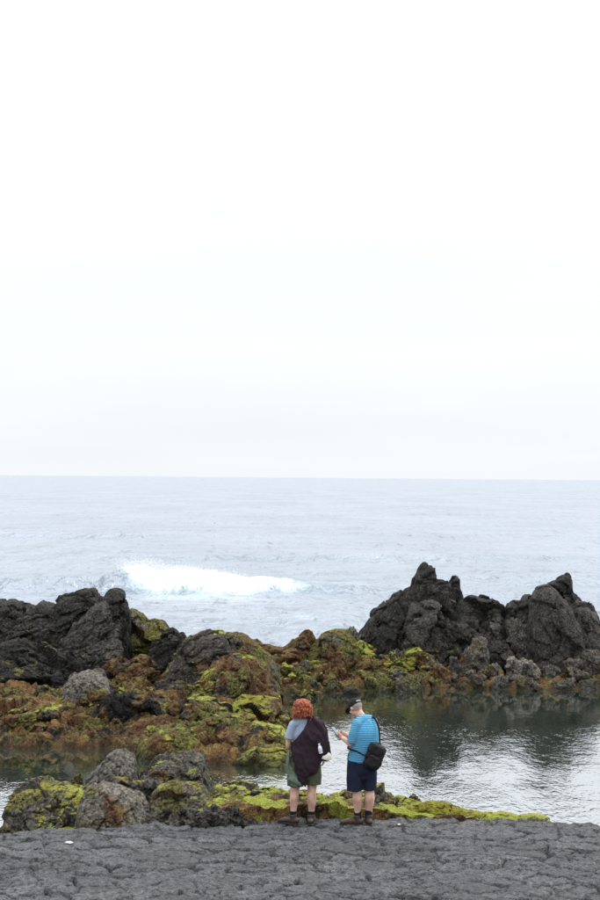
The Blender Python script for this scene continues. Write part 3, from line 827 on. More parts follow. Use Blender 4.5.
BLK = (0.0, 0.0, 0.10, 0.0)
def build_rocks():
    # the two-pronged black stack on the right, over the pool
    outcrop("basalt_stack", "jagged black basalt stack with a tall pinnacle and a small spike, behind the pool", "rock outcrop", 430, 680, 44.5, [
        ([(346, 668), (354, 642), (364, 626), (376, 608), (388, 604), (396, 596), (405, 590), (412, 590), (417, 577), (424, 567), (431, 564),
          (437, 569), (442, 580), (447, 590), (452, 610), (456, 640), (458, 668)], 45.3, 11, dict(col=(0, 0, .15, 0), name='pinnacle')),
        ([(434, 628), (444, 592), (449, 584), (453, 577), (457, 576), (460, 584), (463, 597), (470, 612), (478, 640)], 45.7, 14, dict(col=BLK, dep=.5, name='pinnacle', rough=.7)),
        ([(436, 648), (450, 616), (460, 602), (472, 597), (480, 597), (490, 600), (500, 606), (510, 622), (516, 655)], 45.2, 16, dict(tilt=14, col=BLK)),
        ([(398, 668), (408, 625), (416, 607), (430, 604), (442, 612), (452, 632), (460, 668)], 44.7, 12, dict(col=(0, 0, .3, 0), dep=.6)),
        ([(360, 676), (372, 640), (385, 618), (402, 610), (412, 622), (420, 650), (426, 676)], 44.8, 13, dict(col=BLK, dep=.6)),
        ((430, 614, 480, 652), 44.5, 15, dict(tilt=-22, strata=.5, sink=.3, col=(0, 0, .2, 0))),
        ((462, 622, 514, 664), 44.5, 17, dict(tilt=-16, strata=.6, sink=.3, col=(0, 0, .35, 0))),
        ((398, 636, 470, 680), 44.6, 18, dict(sink=.4, col=(.10, .1, .3, .2), rough=.18)),
    ])
    outcrop("basalt_block", "blocky black basalt outcrop with a broad smooth face at the right edge, behind the pool", "rock outcrop", 560, 680, 44.5, [
        ([(492, 656), (499, 616), (505, 603), (512, 598), (528, 597), (537, 602), (546, 622), (552, 656)], 45.4, 21, dict(tilt=6, col=BLK)),
        ((500, 616, 540, 664), 44.7, 22, dict(tilt=-22, rough=.08, sink=.3, cuts=8, col=(0, 0, .60, 0))),
        ([(523, 676), (526, 625), (530, 597), (539, 586), (549, 584), (559, 592), (569, 606), (577, 625), (582, 650), (586, 676)], 44.5, 23,
         dict(col=(0, 0, .26, 0), rough=.6, name='face', dep=.8, power=.6)),
        ([(538, 628), (544, 588), (550, 582), (557, 579), (563, 575), (568, 573), (574, 579), (578, 592), (584, 604), (592, 640)], 45.9, 24, dict(col=BLK, name='pinnacle')),
        ([(554, 670), (564, 616), (576, 603), (590, 606), (597, 613), (600, 628), (602, 650), (606, 684)], 45.2, 25, dict(col=(0, 0, .25, 0))),
        ([(586, 690), (592, 650), (604, 640), (640, 644), (680, 660), (720, 690)], 45.5, 26, dict(col=(.2, .3, .4, .3))),
    ])
    outcrop("basalt_ridge", "long black basalt ridge with a tilted slab at the left edge of the shore", "rock outcrop", 70, 670, 39, [
        ([(30, 668), (44, 632), (56, 604), (61, 597), (75, 595), (80, 590), (93, 590), (98, 596), (106, 600), (112, 625), (118, 668)], 40.0, 31, dict(tilt=-24, strata=.8, col=(0, 0, .12, 0))),
        ([(98, 650), (103, 604), (109, 597), (114, 592), (120, 594), (124, 601), (128, 611), (130, 630), (133, 655)], 39.7, 32, dict(col=BLK, dep=.5, rough=.8)),
        ([(22, 676), (46, 656), (66, 636), (88, 614), (104, 606), (116, 611), (124, 621), (124, 640), (118, 668)], 38.9, 33, dict(tilt=-28, strata=.9, col=(0, 0, .34, 0), name='slab', dep=.7, lean=.3)),
        ([(4, 666), (14, 612), (26, 606), (37, 606), (43, 601), (47, 604), (57, 608), (64, 632), (70, 666)], 40.1, 34, dict(tilt=-20, strata=.8, col=(0, 0, .2, .1))),
        ([(-60, 690), (-36, 612), (-12, 604), (0, 602), (14, 601), (24, 606), (34, 632), (40, 664)], 40.2, 35, dict(tilt=10, strata=.8, col=(0, 0, .2, .15))),
        ([(-60, 700), (-30, 652), (-8, 643), (20, 640), (42, 650), (60, 668), (72, 700)], 37.8, 36, dict(tilt=10, strata=1.2, col=(0, .08, .08, .12), lean=.3)),
        ((44, 650, 118, 696), 38.0, 37, dict(strata=.5, sink=.4, col=(0, .1, .03, .1))),  # shadow under the overhang is put into this piece's darker colour
        ([(-150, 700), (-120, 625), (-80, 612), (-40, 610), (-20, 640), (-10, 690)], 39.5, 38, dict(strata=.6, col=BLK)),
    ])
    R = [
     # box, Y, seed, label, colour (moss, rust, pale, olive), options
     # middle, behind
     ([(124, 676), (127, 618), (132, 612), (140, 617), (147, 627), (154, 622), (163, 624), (170, 640), (180, 676)], 40.2, 41, "tall brown and green mottled slab beside the right end of the black ridge", (.22, .40, .6, .5), dict(tilt=30, dep=.6)),
     ([(150, 684), (157, 645), (164, 630), (174, 626), (184, 631), (192, 645), (200, 684)], 39.6, 42, "dark wrinkled lava lump left of the big grey-topped boulder", (.05, .05, .12, .1), dict(tilt=-30, dep=.5, strata=1.2)),
     ([(156, 698), (166, 672), (178, 654), (190, 639), (202, 633), (218, 631), (229, 634), (235, 648), (233, 674), (226, 698)], 37.8, 43, "big dark boulder with a flat grey top and moss down its left side", (.20, .10, .34, .10), dict(tilt=-20, rough=.85, dep=.9, power=.45, fs=1.2)),
     ([(212, 680), (219, 642), (226, 632), (238, 634), (250, 640), (262, 648), (272, 664), (280, 684)], 39.9, 44, "knobbly olive brown boulder right of the grey-topped boulder, against the sea", (.12, .4, .5, .5), dict(dep=.6, fs=1.4)),
     ([(194, 700), (202, 680), (214, 665), (232, 656), (252, 657), (268, 667), (275, 682), (279, 700)], 37.0, 45, "broad rounded tan boulder with yellow-green moss on its crown", (.28, .62, .35, .35), dict(rough=1., dep=.9, fs=1.3, strata=.9)),
     ((214, 680, 276, 704), 36.6, 46, "low layered brown boulder under the broad tan boulder", (.1, .75, .2, .2), dict(sink=.3, strata=.8, rough=.1)),
     ((98, 655, 162, 682), 38.0, 47, "long flat dark brown slab below the right end of the black ridge", (0, .5, .1, .1), dict(sink=.2, strata=.6, tilt=-6, rough=.1)),
     ((116, 663, 152, 696), 37.0, 48, "rust red crumbling boulder below the flat brown slab", (.05, .9, .2, .1), dict(sink=.3, rough=.22)),
     ((150, 681, 186, 704), 36.4, 49, "small black boulder in front of the big grey-topped boulder", (.05, .1, .2, .15), dict(sink=.3)),
     ((182, 684, 214, 706), 36.2, 50, "lumpy moss speckled boulder below the grey-topped boulder", (.4, .3, .2, .5), dict(sink=.3)),
     ([(58, 716), (62, 694), (74, 675), (88, 668), (100, 671), (110, 684), (114, 700), (117, 716)], 36.0, 51, "rounded light grey boulder sitting in front of the black ridge", (.0, .06, .90, .05), dict(rough=.6, dep=.7, fs=1.8)),
     ((48, 695, 82, 718), 35.5, 52, "small pale boulder with a bright yellow-green top, below the rounded grey boulder", (.62, .2, .5, .2), dict(sink=.2, tilt=-20)),
     ((111, 685, 125, 697), 36.0, 53, "little yellow-green mossy knob right of the rounded grey boulder", (.9, .1, .1, .3), dict(sink=.15)),
     ((82, 698, 112, 718), 35.4, 54, "flat mossy stone at the foot of the rounded grey boulder", (.45, .4, .3, .5), dict(sink=.2)),
     ([(92, 754), (97, 716), (106, 699), (128, 694), (152, 697), (166, 706), (170, 734), (160, 756)], 34.3, 55, "dark overhanging block with hollow shade painted into its colour, above the pool, left of the rusty slope", (.0, .22, .02, .08), dict(rough=1.1, dep=.6, strata=.8, fs=1.3)),  # colour darkened to paint in the shade of the cave-like hollow
     ((-14, 698, 32, 728), 34.9, 56, "brown mossy slab at the left edge above the pool", (.3, .6, .2, .5), dict(sink=.3, strata=.5, tilt=18)),
     ([(-4, 750), (10, 727), (36, 714), (60, 710), (76, 717), (86, 750)], 34.4, 57, "long tilted slab with a green edge above the pool at the left", (.26, .5, .2, .55), dict(rough=.9, dep=.6, strata=1., fs=1.2, tilt=-22)),
     ((26, 690, 60, 712), 35.8, 58, "ochre brown weathered slab left of the rounded grey boulder", (.1, .8, .3, .3), dict(sink=.3, strata=.7, tilt=10)),
     ([(-44, 760), (-30, 728), (0, 719), (30, 722), (55, 732), (68, 760)], 33.8, 59, "rust and dark brown ledge rising from the pool at the left edge", (.05, .7, .05, .3), dict(rough=1., dep=.6, strata=1., fs=1.2, tilt=8)),
     ([(44, 762), (56, 733), (80, 722), (104, 727), (120, 760)], 33.9, 60, "rust and ochre boulder rising from the pool under the long tilted slab", (.05, .85, .1, .35), dict(rough=1., dep=.6, fs=1.2)),
     ((60, 744, 88, 754), 33.0, 61, "low smooth brown stone at the waterline of the left pool", (0, .5, .45, .2), dict(sink=.2, rough=.08)),
     # rusty slope towards the woman
     ((196, 733, 247, 776), 31.9, 62, "rounded dark red boulder at the water, left of the woman", (.08, .75, .15, .2), dict(sink=.4, cuts=9, rough=.13)),
     ([(126, 778), (142, 744), (160, 730), (184, 728), (202, 742), (216, 778)], 32.0, 63, "ochre and olive boulder at the water behind the near mossy rocks", (.18, .8, .1, .6), dict(rough=1., dep=.7, fs=1.3)),
     ([(224, 770), (238, 735), (256, 725), (280, 728), (293, 742), (300, 770)], 32.6, 64, "olive topped slab with a rusty flank just left of the woman", (.28, .7, .1, .65), dict(rough=.9, dep=.7, fs=1.3, tilt=-12)),
     ([(228, 778), (242, 757), (262, 748), (284, 751), (297, 763), (304, 778)], 31.4, 65, "low olive green slab meeting the water left of the woman", (.40, .5, .1, .7), dict(rough=.8, dep=.6, fs=1.6, tilt=-8)),
     ([(214, 748), (228, 710), (244, 697), (268, 699), (286, 712), (298, 748)], 34.6, 66, "mossy brown knob sticking out beside the woman's hair", (.42, .55, .15, .6), dict(rough=1., dep=.7, fs=1.3)),
     ([(146, 756), (164, 716), (184, 700), (208, 697), (228, 706), (244, 756)], 34.4, 67, "dark lumpy rock with scattered moss in the middle of the rusty slope", (.34, .35, .2, .5), dict(rough=1.1, dep=.8, fs=1.2)),
     ([(174, 764), (194, 729), (220, 715), (248, 717), (268, 730), (282, 764)], 33.2, 68, "ochre ridge across the rusty slope", (.22, .85, .1, .5), dict(rough=1., dep=.8, fs=1.2, strata=.8)),
     ((262, 716, 296, 744), 33.6, 69, "rusty boulder behind the woman's left shoulder", (.15, .9, .1, .3), dict(sink=.4)),
     ([(124, 742), (137, 706), (156, 697), (176, 704), (194, 742)], 35.0, 70, "brown speckled boulder beside the dark overhanging block", (.2, .6, .2, .5), dict(rough=1., dep=.6, fs=1.3)),
     # behind the woman and the man
     ([(226, 682), (242, 648), (256, 641), (270, 645), (284, 652), (294, 652), (304, 684)], 43.2, 71, "long rusty ridge against the sea above the woman", (.03, .75, .25, .15), dict(dep=.6, tilt=12)),
     ([(258, 676), (272, 651), (286, 643), (298, 634), (308, 632), (316, 648), (322, 680)], 43.9, 72, "red brown rising rock against the sea, left of the mossy hump", (.03, .8, .3, .15), dict(dep=.6, tilt=-24)),
     ([(292, 684), (302, 650), (318, 633), (334, 627), (348, 629), (357, 641), (366, 684)], 44.2, 73, "mossy hump with rusty sides against the sea between woman and man", (.25, .6, .35, .45), dict(rough=.8)),
     ((343, 626, 362, 650), 44.8, 74, "small pale brown block between the mossy hump and the black stack", (.05, .3, .8, .2), dict(sink=.4)),
     ((281, 667, 328, 698), 42.0, 75, "smooth grey green wedge boulder at the water above the woman", (.15, .12, .55, .6), dict(sink=.3, cuts=7, rough=.08, crack=.2, top=(0, .4))),
     ((260, 668, 290, 694), 41.8, 76, "pinkish brown lumpy boulder left of the smooth wedge boulder", (.05, .6, .6, .1), dict(sink=.3)),
     ((288, 689, 322, 700), 40.6, 77, "low olive rock lying in the water above the woman's head", (.35, .4, .2, .6), dict(sink=.3)),
     ((324, 652, 354, 686), 42.8, 78, "orange brown blocky boulder above the man's cap", (.1, .85, .35, .2), dict(sink=.3, tilt=-20)),
     ((322, 676, 348, 698), 41.8, 79, "olive and orange boulder at the water, left above the man's cap", (.3, .6, .3, .6), dict(sink=.3)),
     ((340, 687, 366, 698), 41.4, 80, "small low black rock in the water directly above the man's cap", (0, 0, .05, 0), dict(sink=.3)),  # added black shape, paints the dark of a crevice between the rocks
     ((344, 640, 380, 672), 44.2, 81, "green mossy ledge at the left foot of the black stack", (.55, .4, .3, .5), dict(sink=.3, rough=.2)),
     ((352, 656, 392, 682), 43.4, 82, "rusty boulder under the green mossy ledge of the black stack", (.2, .85, .2, .35), dict(sink=.3)),
     ((362, 672, 402, 702), 42.2, 83, "smooth pale olive boulder at the water, right above the man's cap", (.15, .15, .75, .75), dict(sink=.3, tilt=-18, cuts=7, rough=.08)),
     ((390, 674, 424, 701), 42.0, 84, "split pale olive boulder beside its smooth twin at the water", (.15, .3, .7, .6), dict(sink=.3, tilt=14, cuts=8, rough=.1)),
     ((378, 646, 424, 676), 43.9, 85, "green mottled rock under the left flank of the black stack", (.50, .3, .4, .5), dict(sink=.3, rough=.22)),
     # feet of the black stacks
     ((416, 652, 442, 682), 43.7, 86, "grey knobbly boulder under the tall pinnacle", (.1, .2, .7, .3), dict(sink=.3, rough=.2)),
     ((429, 664, 454, 692), 43.0, 87, "reddish boulder with dark cracks at the water under the small spike", (.0, .5, .5, .1), dict(sink=.3)),
     ((412, 674, 432, 693), 43.0, 88, "small red brown boulder at the water under the tall pinnacle", (.0, .4, .3, .2), dict(sink=.3)),
     ((458, 636, 492, 680), 43.7, 89, "rounded pale speckled boulder leaning on the black stack", (.12, .2, .75, .25), dict(sink=.3, cuts=8, rough=.12)),
     ((448, 656, 466, 690), 43.4, 90, "narrow brown boulder beside the rounded speckled boulder", (.0, .3, .4, .3), dict(sink=.3)),
     ((462, 672, 488, 693), 42.9, 91, "mossy brown boulder at the water under the rounded speckled boulder", (.1, .25, .35, .4), dict(sink=.3)),
     ((484, 662, 506, 682), 43.4, 92, "small tan boulder left of the beige boulder", (.0, .25, .85, .1), dict(sink=.3)),
     ((504, 655, 540, 688), 43.3, 93, "beige flat topped boulder below the broad black face", (.0, .25, 1.0, .1), dict(sink=.3, cuts=8, rough=.11)),
     ((490, 673, 516, 694), 42.7, 94, "grey boulder standing in the water left of the mossy slab", (.05, .15, .75, .1), dict(sink=.3, tilt=-30)),
     ((510, 676, 548, 694), 42.6, 95, "mossy green slab at the water under the beige boulder", (.12, .15, .5, .5), dict(sink=.3, tilt=-6)),
     ((534, 664, 562, 692), 43.2, 96, "dark boulder with pale lumps under the broad black face", (.0, .12, .5, .2), dict(sink=.3, rough=.22)),
     ((545, 676, 576, 694), 42.7, 97, "low grey brown boulder at the water below the broad black face", (.0, .15, .6, .3), dict(sink=.3)),
     ((556, 656, 582, 684), 43.9, 98, "small cream coloured boulder in the dark gap near the right edge", (.0, .25, .95, .1), dict(sink=.3)),
     ((574, 648, 606, 686), 44.0, 99, "red and yellow stained boulder at the right edge above the pool", (.1, .35, .6, .2), dict(sink=.3)),
     ((570, 678, 610, 696), 42.9, 100, "flat pinkish boulder in the water at the right edge", (.0, .35, .7, .3), dict(sink=.3)),
     # foreground, left
     ([(2, 842), (4, 815), (11, 799), (24, 788), (44, 784), (64, 785), (82, 790), (94, 804), (98, 842)], 25.0, 101, "near mossy rock with a yellow-green back at the left edge of the platform", (.42, .20, .50, .45), dict(rough=.95, dep=.75, sink=.3, step=.02, fs=1.9, power=.6)),
     ((62, 796, 108, 840), 24.3, 102, "small mossy shoulder between the near mossy rock and the brown dome", (.42, .40, .45, .45), dict(sink=.3, rough=.2, dep=.6)),
     ([(76, 842), (80, 806), (88, 789), (102, 782), (120, 784), (138, 792), (150, 808), (156, 842)], 24.2, 103, "brown speckled domed rock with a grey crown at the platform's left edge", (.02, .22, 1.0, .30), dict(rough=.5, dep=.6, sink=.3, step=.02, fs=1.7)),
     ([(74, 800), (84, 784), (98, 768), (110, 755), (122, 750), (131, 756), (137, 772), (140, 800)], 26.2, 104, "smooth grey wedge-shaped rock rising to the right behind the brown dome", (.02, .02, .78, .0), dict(rough=.7, dep=.6, sink=.3, tilt=-28, step=.02, fs=2)),
     ((68, 772, 84, 790), 26.6, 105, "small round olive stone left of the grey wedge rock", (.2, .3, .5, .5), dict(sink=.1, rough=.07, crack=.1)),
     ((114, 774, 172, 806), 25.2, 106, "flat brown and grey rock between the grey wedge and the mossy bank", (.25, .25, .5, .3), dict(sink=.3, rough=.16)),
     ([(134, 806), (142, 778), (156, 762), (172, 755), (190, 751), (203, 756), (210, 778), (214, 806)], 26.0, 107, "grey topped block with green moss on its near side", (.38, .12, .52, .15), dict(rough=.95, dep=.7, sink=.3, step=.02, power=.5, fs=2)),
     ([(142, 842), (148, 805), (160, 788), (180, 782), (200, 784), (214, 798), (222, 842)], 24.4, 108, "brown mossy rock behind the dark lava lump", (.24, .35, .60, .40), dict(rough=1.0, dep=.6, sink=.3, step=.02, fs=2, power=.6)),
     ([(196, 830), (204, 796), (216, 785), (240, 787), (262, 795), (276, 830)], 24.6, 109, "long mossy rock in the bank left of the woman's feet", (.42, .35, .55, .40), dict(rough=1., dep=.5, sink=.2, step=.02, fs=2, power=.6)),
     ([(234, 832), (248, 797), (268, 789), (292, 792), (304, 802), (314, 832)], 24.3, 110, "thickly mossed green hummock left of the woman's ankles", (.72, .25, .2, .4), dict(rough=.9, dep=.35, fs=2.4, sink=.2, step=.02)),
     ([(284, 830), (298, 797), (314, 792), (334, 798), (346, 830)], 24.2, 111, "mossy hummock seen between the woman's legs", (.50, .4, .3, .4), dict(rough=.9, dep=.3, fs=2.4, sink=.2, step=.02)),
     ([(314, 830), (328, 797), (346, 790), (362, 795), (378, 830)], 24.25, 112, "brown green hummock between the woman and the man", (.45, .4, .45, .4), dict(rough=.9, dep=.35, fs=2.4, sink=.2, step=.02)),
     ([(350, 828), (364, 797), (384, 790), (404, 796), (422, 807), (434, 828)], 24.3, 113, "moss covered hummock right of the man's boots", (.58, .3, .4, .4), dict(rough=.9, dep=.35, fs=2.4, sink=.2, step=.02)),
     ((402, 794, 424, 812), 24.5, 114, "small dark topped stone on the mossy bank right of the man", (.30, .3, .4, .3), dict(sink=.2)),
     ([(384, 828), (400, 804), (430, 801), (462, 807), (492, 813), (502, 828)], 24.1, 115, "low bright yellow-green mossy shelf right of the man", (1.0, .1, .2, .3), dict(rough=.5, dep=.25, fs=2.4, sink=.2, step=.02)),
     ([(470, 828), (486, 812), (502, 811), (518, 815), (532, 828)], 23.95, 116, "last bright mossy stone of the bank, on the right", (.75, .2, .4, .3), dict(rough=.4, dep=.25, fs=2.4, sink=.2, step=.02)),
     ([(504, 828), (520, 815), (534, 814), (548, 818), (558, 828)], 23.85, 117, "low grey green stone at the right end of the mossy bank", (.45, .1, .6, .2), dict(rough=.4, dep=.2, fs=2.4, sink=.2, step=.02)),
     ((-40, 770, -6, 800), 27.5, 118, "mossy rock just outside the left edge", (.4, .3, .4, .4), dict(sink=.4)),
    ]
    for box, Y, seed, label, col, kw in R:
        o = (ridge_at if isinstance(box, list) else rock_at)("boulder", box, Y, seed, col=col, **kw)
        tag(o, label, "rock")
    lump = outcrop("lava_lump", "dark grey rough lava lump with two lobes on the platform, left of the woman", "rock", 210, 830, 23.0, [
        ((164, 807, 213, 836), 22.9, 121, dict(sink=.05, rough=.22, col=(0, 0, .36, 0), name='lobe', dep=.7, fine=1.2)),
        ((196, 803, 232, 836), 22.95, 122, dict(sink=.05, rough=.22, col=(0, 0, .30, 0), name='lobe', dep=.8, fine=1.2)),
        ((214, 807, 258, 831), 23.1, 123, dict(sink=.05, rough=.2, top=(-.5, .3), col=(0, 0, .20, 0), name='lobe', dep=.7, fine=1.2)),
    ])

def build_rubble():
    """smaller loose stones, copies of ten source stones; the zones tell them apart only as groups"""
    protos = []
    for k in range(10):
        P, Fc = rock_points((1, .85, .7), 300 + k, sub=4, rough=.13 + .02 * (k % 3), fine=.0, crack=.4)
        protos.append(mesh_np("stone", P, Fc, M_ROCK))
    rs = np.random.RandomState(77)
    zones = [
     # polygon-ish ranges x0,x1,Y0,Y1, count, size lo/hi, colour, label, group
     (1.6, 7.6, 42.4, 43.6, 42, .12, .30, (.02, .2, .5, .25), "small brown and tan stone piled at the foot of the black stacks", "stones at the foot of the black stacks"),
     (-0.6, 1.8, 41.2, 43.4, 26, .12, .30, (.2, .7, .35, .4), "small rusty stone on the far shore between the two people", "stones on the far shore"),
     (-6.6, -3.2, 33.6, 37.0, 22, .10, .26, (.05, .55, .25, .3), "small brown stone among the slabs left above the pool", "stones above the left pool"),
     (-3.2, -0.6, 31.8, 38.0, 24, .10, .24, (.15, .6, .25, .5), "small algae covered stone on the rusty slope", "stones on the rusty slope"),
     (-3.9, -1.2, 24.2, 26.0, 18, .06, .15, (.35, .35, .5, .4), "small mossy stone in the gaps of the near left rocks", "stones between the near rocks"),
     (-0.9, 1.6, 23.8, 24.8, 22, .05, .12, (.55, .3, .4, .4), "small mossy stone in the bank behind the people", "stones in the mossy bank"),
    ]
    for (x0, x1, y0, y1, n, s0, s1, col, label, group) in zones:
        for k in range(n):
            x = rs.uniform(x0, x1); y = rs.uniform(y0, y1)
            z, d1, d2 = shore_height(np.array([x]), np.array([y]))
            if max(d1[0], d2[0]) < 0.05: continue
            s = rs.uniform(s0, s1) * rs.choice([.7, 1, 1])
            o = link("stone", protos[rs.randint(10)], None, (x, y, float(z[0]) + (0.16 if y > 28 else 0.05) + s * .1))
            o.scale = (s * rs.uniform(.8, 1.4), s, s * rs.uniform(.6, 1.1))
            o.rotation_euler = (rs.uniform(-.4, .4), rs.uniform(-.5, .5), rs.uniform(0, 6.28))
            c = np.clip(np.array(col) + rs.uniform(-.2, .2, 4), 0, 1)
            o.color = tuple(float(v) for v in c)
            tag(o, label, "stone", group)
# ------------------------------------------------------------ people
def fabric(name, col, rough=0.9, stripes=None, scale=120, var=0.35):
    t = NT(name)
    tc = t.node('ShaderNodeTexCoord'); P = tc.outputs['Object']
    n = t.noise(P, scale, 3, 0.6); n2 = t.noise(P, 9, 4, 0.6)
    dk = tuple(c * (1 - var) for c in col); lt = tuple(min(1, c * (1 + var * .6)) for c in col)
    c = t.mix(t.rng(n, 0.3, 0.7), dk, lt)
    if stripes:
        sp = t.node('ShaderNodeSeparateXYZ'); t.con(P, sp.inputs[0])
        w = t.math('ADD', sp.outputs['Z'], t.math('MULTIPLY', sp.outputs['X'], 0.05))
        w = t.math('ADD', w, t.math('MULTIPLY', n2, 0.012))
        f = t.math('FRACT', t.math('MULTIPLY', w, 1.0 / stripes[1]))
        c = t.mix(t.rng(f, 0.62, 0.70), c, stripes[0])
    b = t.bump(n2, 0.5, 0.012)
    b = t.bump(n, 0.3, 0.001, b)
    t.bsdf(c, rough, b, spec=0.2)
    return t.m

def skin_mat():
    t = NT("skin")
    P = t.node('ShaderNodeTexCoord').outputs['Object']
    c = t.mix(t.rng(t.noise(P, 14, 4), 0.35, 0.65), (0.38, 0.215, 0.165), (0.52, 0.335, 0.265))
    p = t.bsdf(c, 0.55, t.bump(t.noise(P, 60, 3), 0.2, 0.002), spec=0.35)
    return t.m

def plain(name, col, rough=0.6, spec=0.4, grain=40, var=0.25):
    t = NT(name)
    P = t.node('ShaderNodeTexCoord').outputs['Object']
    n = t.noise(P, grain, 4, 0.6)
    c = t.mix(t.rng(n, 0.3, 0.7), tuple(v * (1 - var) for v in col), tuple(min(1, v * (1 + var)) for v in col))
    t.bsdf(c, rough, t.bump(n, 0.3, 0.003), spec=spec)
    return t.m

MP = dict(
    skin=skin_mat(),
    lilac=fabric("pale_blue_cotton", (0.24, 0.29, 0.38)),
    shawl=fabric("dark_plum_knit", (0.022, 0.012, 0.019), var=.5),
    shorts_w=fabric("olive_cotton", (0.065, 0.078, 0.045)),
    cloth=fabric("sage_green_cloth", (0.095, 0.125, 0.095)),
    polo=fabric("turquoise_striped_jersey", (0.018, 0.160, 0.300), stripes=((0.17, 0.35, 0.46), 0.023), var=.15),
    shorts_m=fabric("navy_cotton", (0.011, 0.015, 0.033)),
    sock=fabric("black_sock", (0.008, 0.008, 0.010)),
    boot=plain("brown_boot_leather", (0.036, 0.022, 0.017)),
    sole=plain("boot_sole", (0.025, 0.020, 0.017), 0.9),
    hair=plain("ginger_hair", (0.24, 0.052, 0.015), 0.45, 0.4, 30, 0.8),
    grey=plain("grey_hair", (0.26, 0.22, 0.20), 0.8, 0.2, 90, 0.4),
    cap=fabric("black_cap_cloth", (0.010, 0.010, 0.012)),
    bag=fabric("black_bag_nylon", (0.012, 0.011, 0.013), rough=.6),
    phone=plain("phone_shell", (0.02, 0.022, 0.03), 0.25, 0.6),
    screen=plain("phone_screen", (0.10, 0.13, 0.17), 0.15, 0.5),
    eye=plain("eye", (0.05, 0.04, 0.035), 0.2, 0.6),
    white=fabric("cream_canvas", (0.62, 0.60, 0.53), var=.15),
    bottle=plain("pale_blue_bottle", (0.50, 0.62, 0.72), 0.25, 0.6, var=.1),
    badge=plain("grey_badge", (0.30, 0.30, 0.30)),
    paper=plain("white_paper", (0.50, 0.50, 0.50), 0.8, var=.2),
)

def tube(pts, rad, seg=16, ref=(1, 0, 0), flat=(False, False), sub=5):
    """closed tube along smoothed pts; rad entries are r or (r along ref, r across)"""
    P = np.array(pts, float); R = np.array([(r, r) if isinstance(r, (int, float)) else r for r in rad], float)
    n = len(P)
    def cr(A, i, t):
        a = A[max(i - 1, 0)]; b = A[i]; c = A[i + 1]; d = A[min(i + 2, n - 1)]
        return 0.5 * (2 * b + (c - a) * t + (2 * a - 5 * b + 4 * c - d) * t * t + (3 * b - a - 3 * c + d) * t ** 3)
    C_, Rr = [], []
    for i in range(n - 1):
        for k in range(sub):
            C_.append(cr(P, i, k / sub)); Rr.append(cr(R, i, k / sub))
    C_.append(P[-1]); Rr.append(R[-1])
    C_ = np.array(C_); Rr = np.maximum(np.array(Rr), 0.001)
    T = np.gradient(C_, axis=0); T /= np.linalg.norm(T, axis=1, keepdims=True) + 1e-9
    ref = np.array(ref, float)
    rings = []
    def ring(c, t, r):
        a = ref - t * (ref @ t)
        if np.linalg.norm(a) < 1e-3: a = np.array((0, 1, 0)) - t * t[1]
        a /= np.linalg.norm(a); b = np.cross(t, a)
        th = np.arange(seg) * 2 * math.pi / seg
        return c + np.outer(np.cos(th) * r[0], a) + np.outer(np.sin(th) * r[1], b)
    if not flat[0]:
        for q in (75, 50, 25):
            s = math.sin(math.radians(q)); k = math.cos(math.radians(q))
            rings.append(ring(C_[0] - T[0] * s * Rr[0].min(), T[0], Rr[0] * k))
    for c, t, r in zip(C_, T, Rr): rings.append(ring(c, t, r))
    if not flat[1]:
        for q in (25, 50, 75):
            s = math.sin(math.radians(q)); k = math.cos(math.radians(q))
            rings.append(ring(C_[-1] + T[-1] * s * Rr[-1].min(), T[-1], Rr[-1] * k))
    V = np.vstack(rings + [rings[0].mean(0)[None], rings[-1].mean(0)[None]])
    m = len(rings); F_ = []
    for i in range(m - 1):
        for j in range(seg):
            a, b = i * seg + j, i * seg + (j + 1) % seg
            F_ += [(a, b, b + seg), (a, b + seg, a + seg)]
    e0, e1 = m * seg, m * seg + 1
    for j in range(seg):
        F_.append((e0, (j + 1) % seg, j)); F_.append((e1, (m - 1) * seg + j, (m - 1) * seg + (j + 1) % seg))
    return V, np.array(F_)

def ball(c, r, rot=None, sub=3, box=1.0):
    V, F_ = ico(sub)
    if box != 1.0: V = np.sign(V) * np.abs(V) ** box
    V = V * np.array(r if not isinstance(r, (int, float)) else (r, r, r))
    if rot is not None: V = V @ np.array(rot).T
    return V + np.array(c), F_

def join(parts):
    Vs, Fs, k = [], [], 0
    for V, F_ in parts:
        Vs.append(V); Fs.append(F_ + k); k += len(V)
    return np.vstack(Vs), np.vstack(Fs)

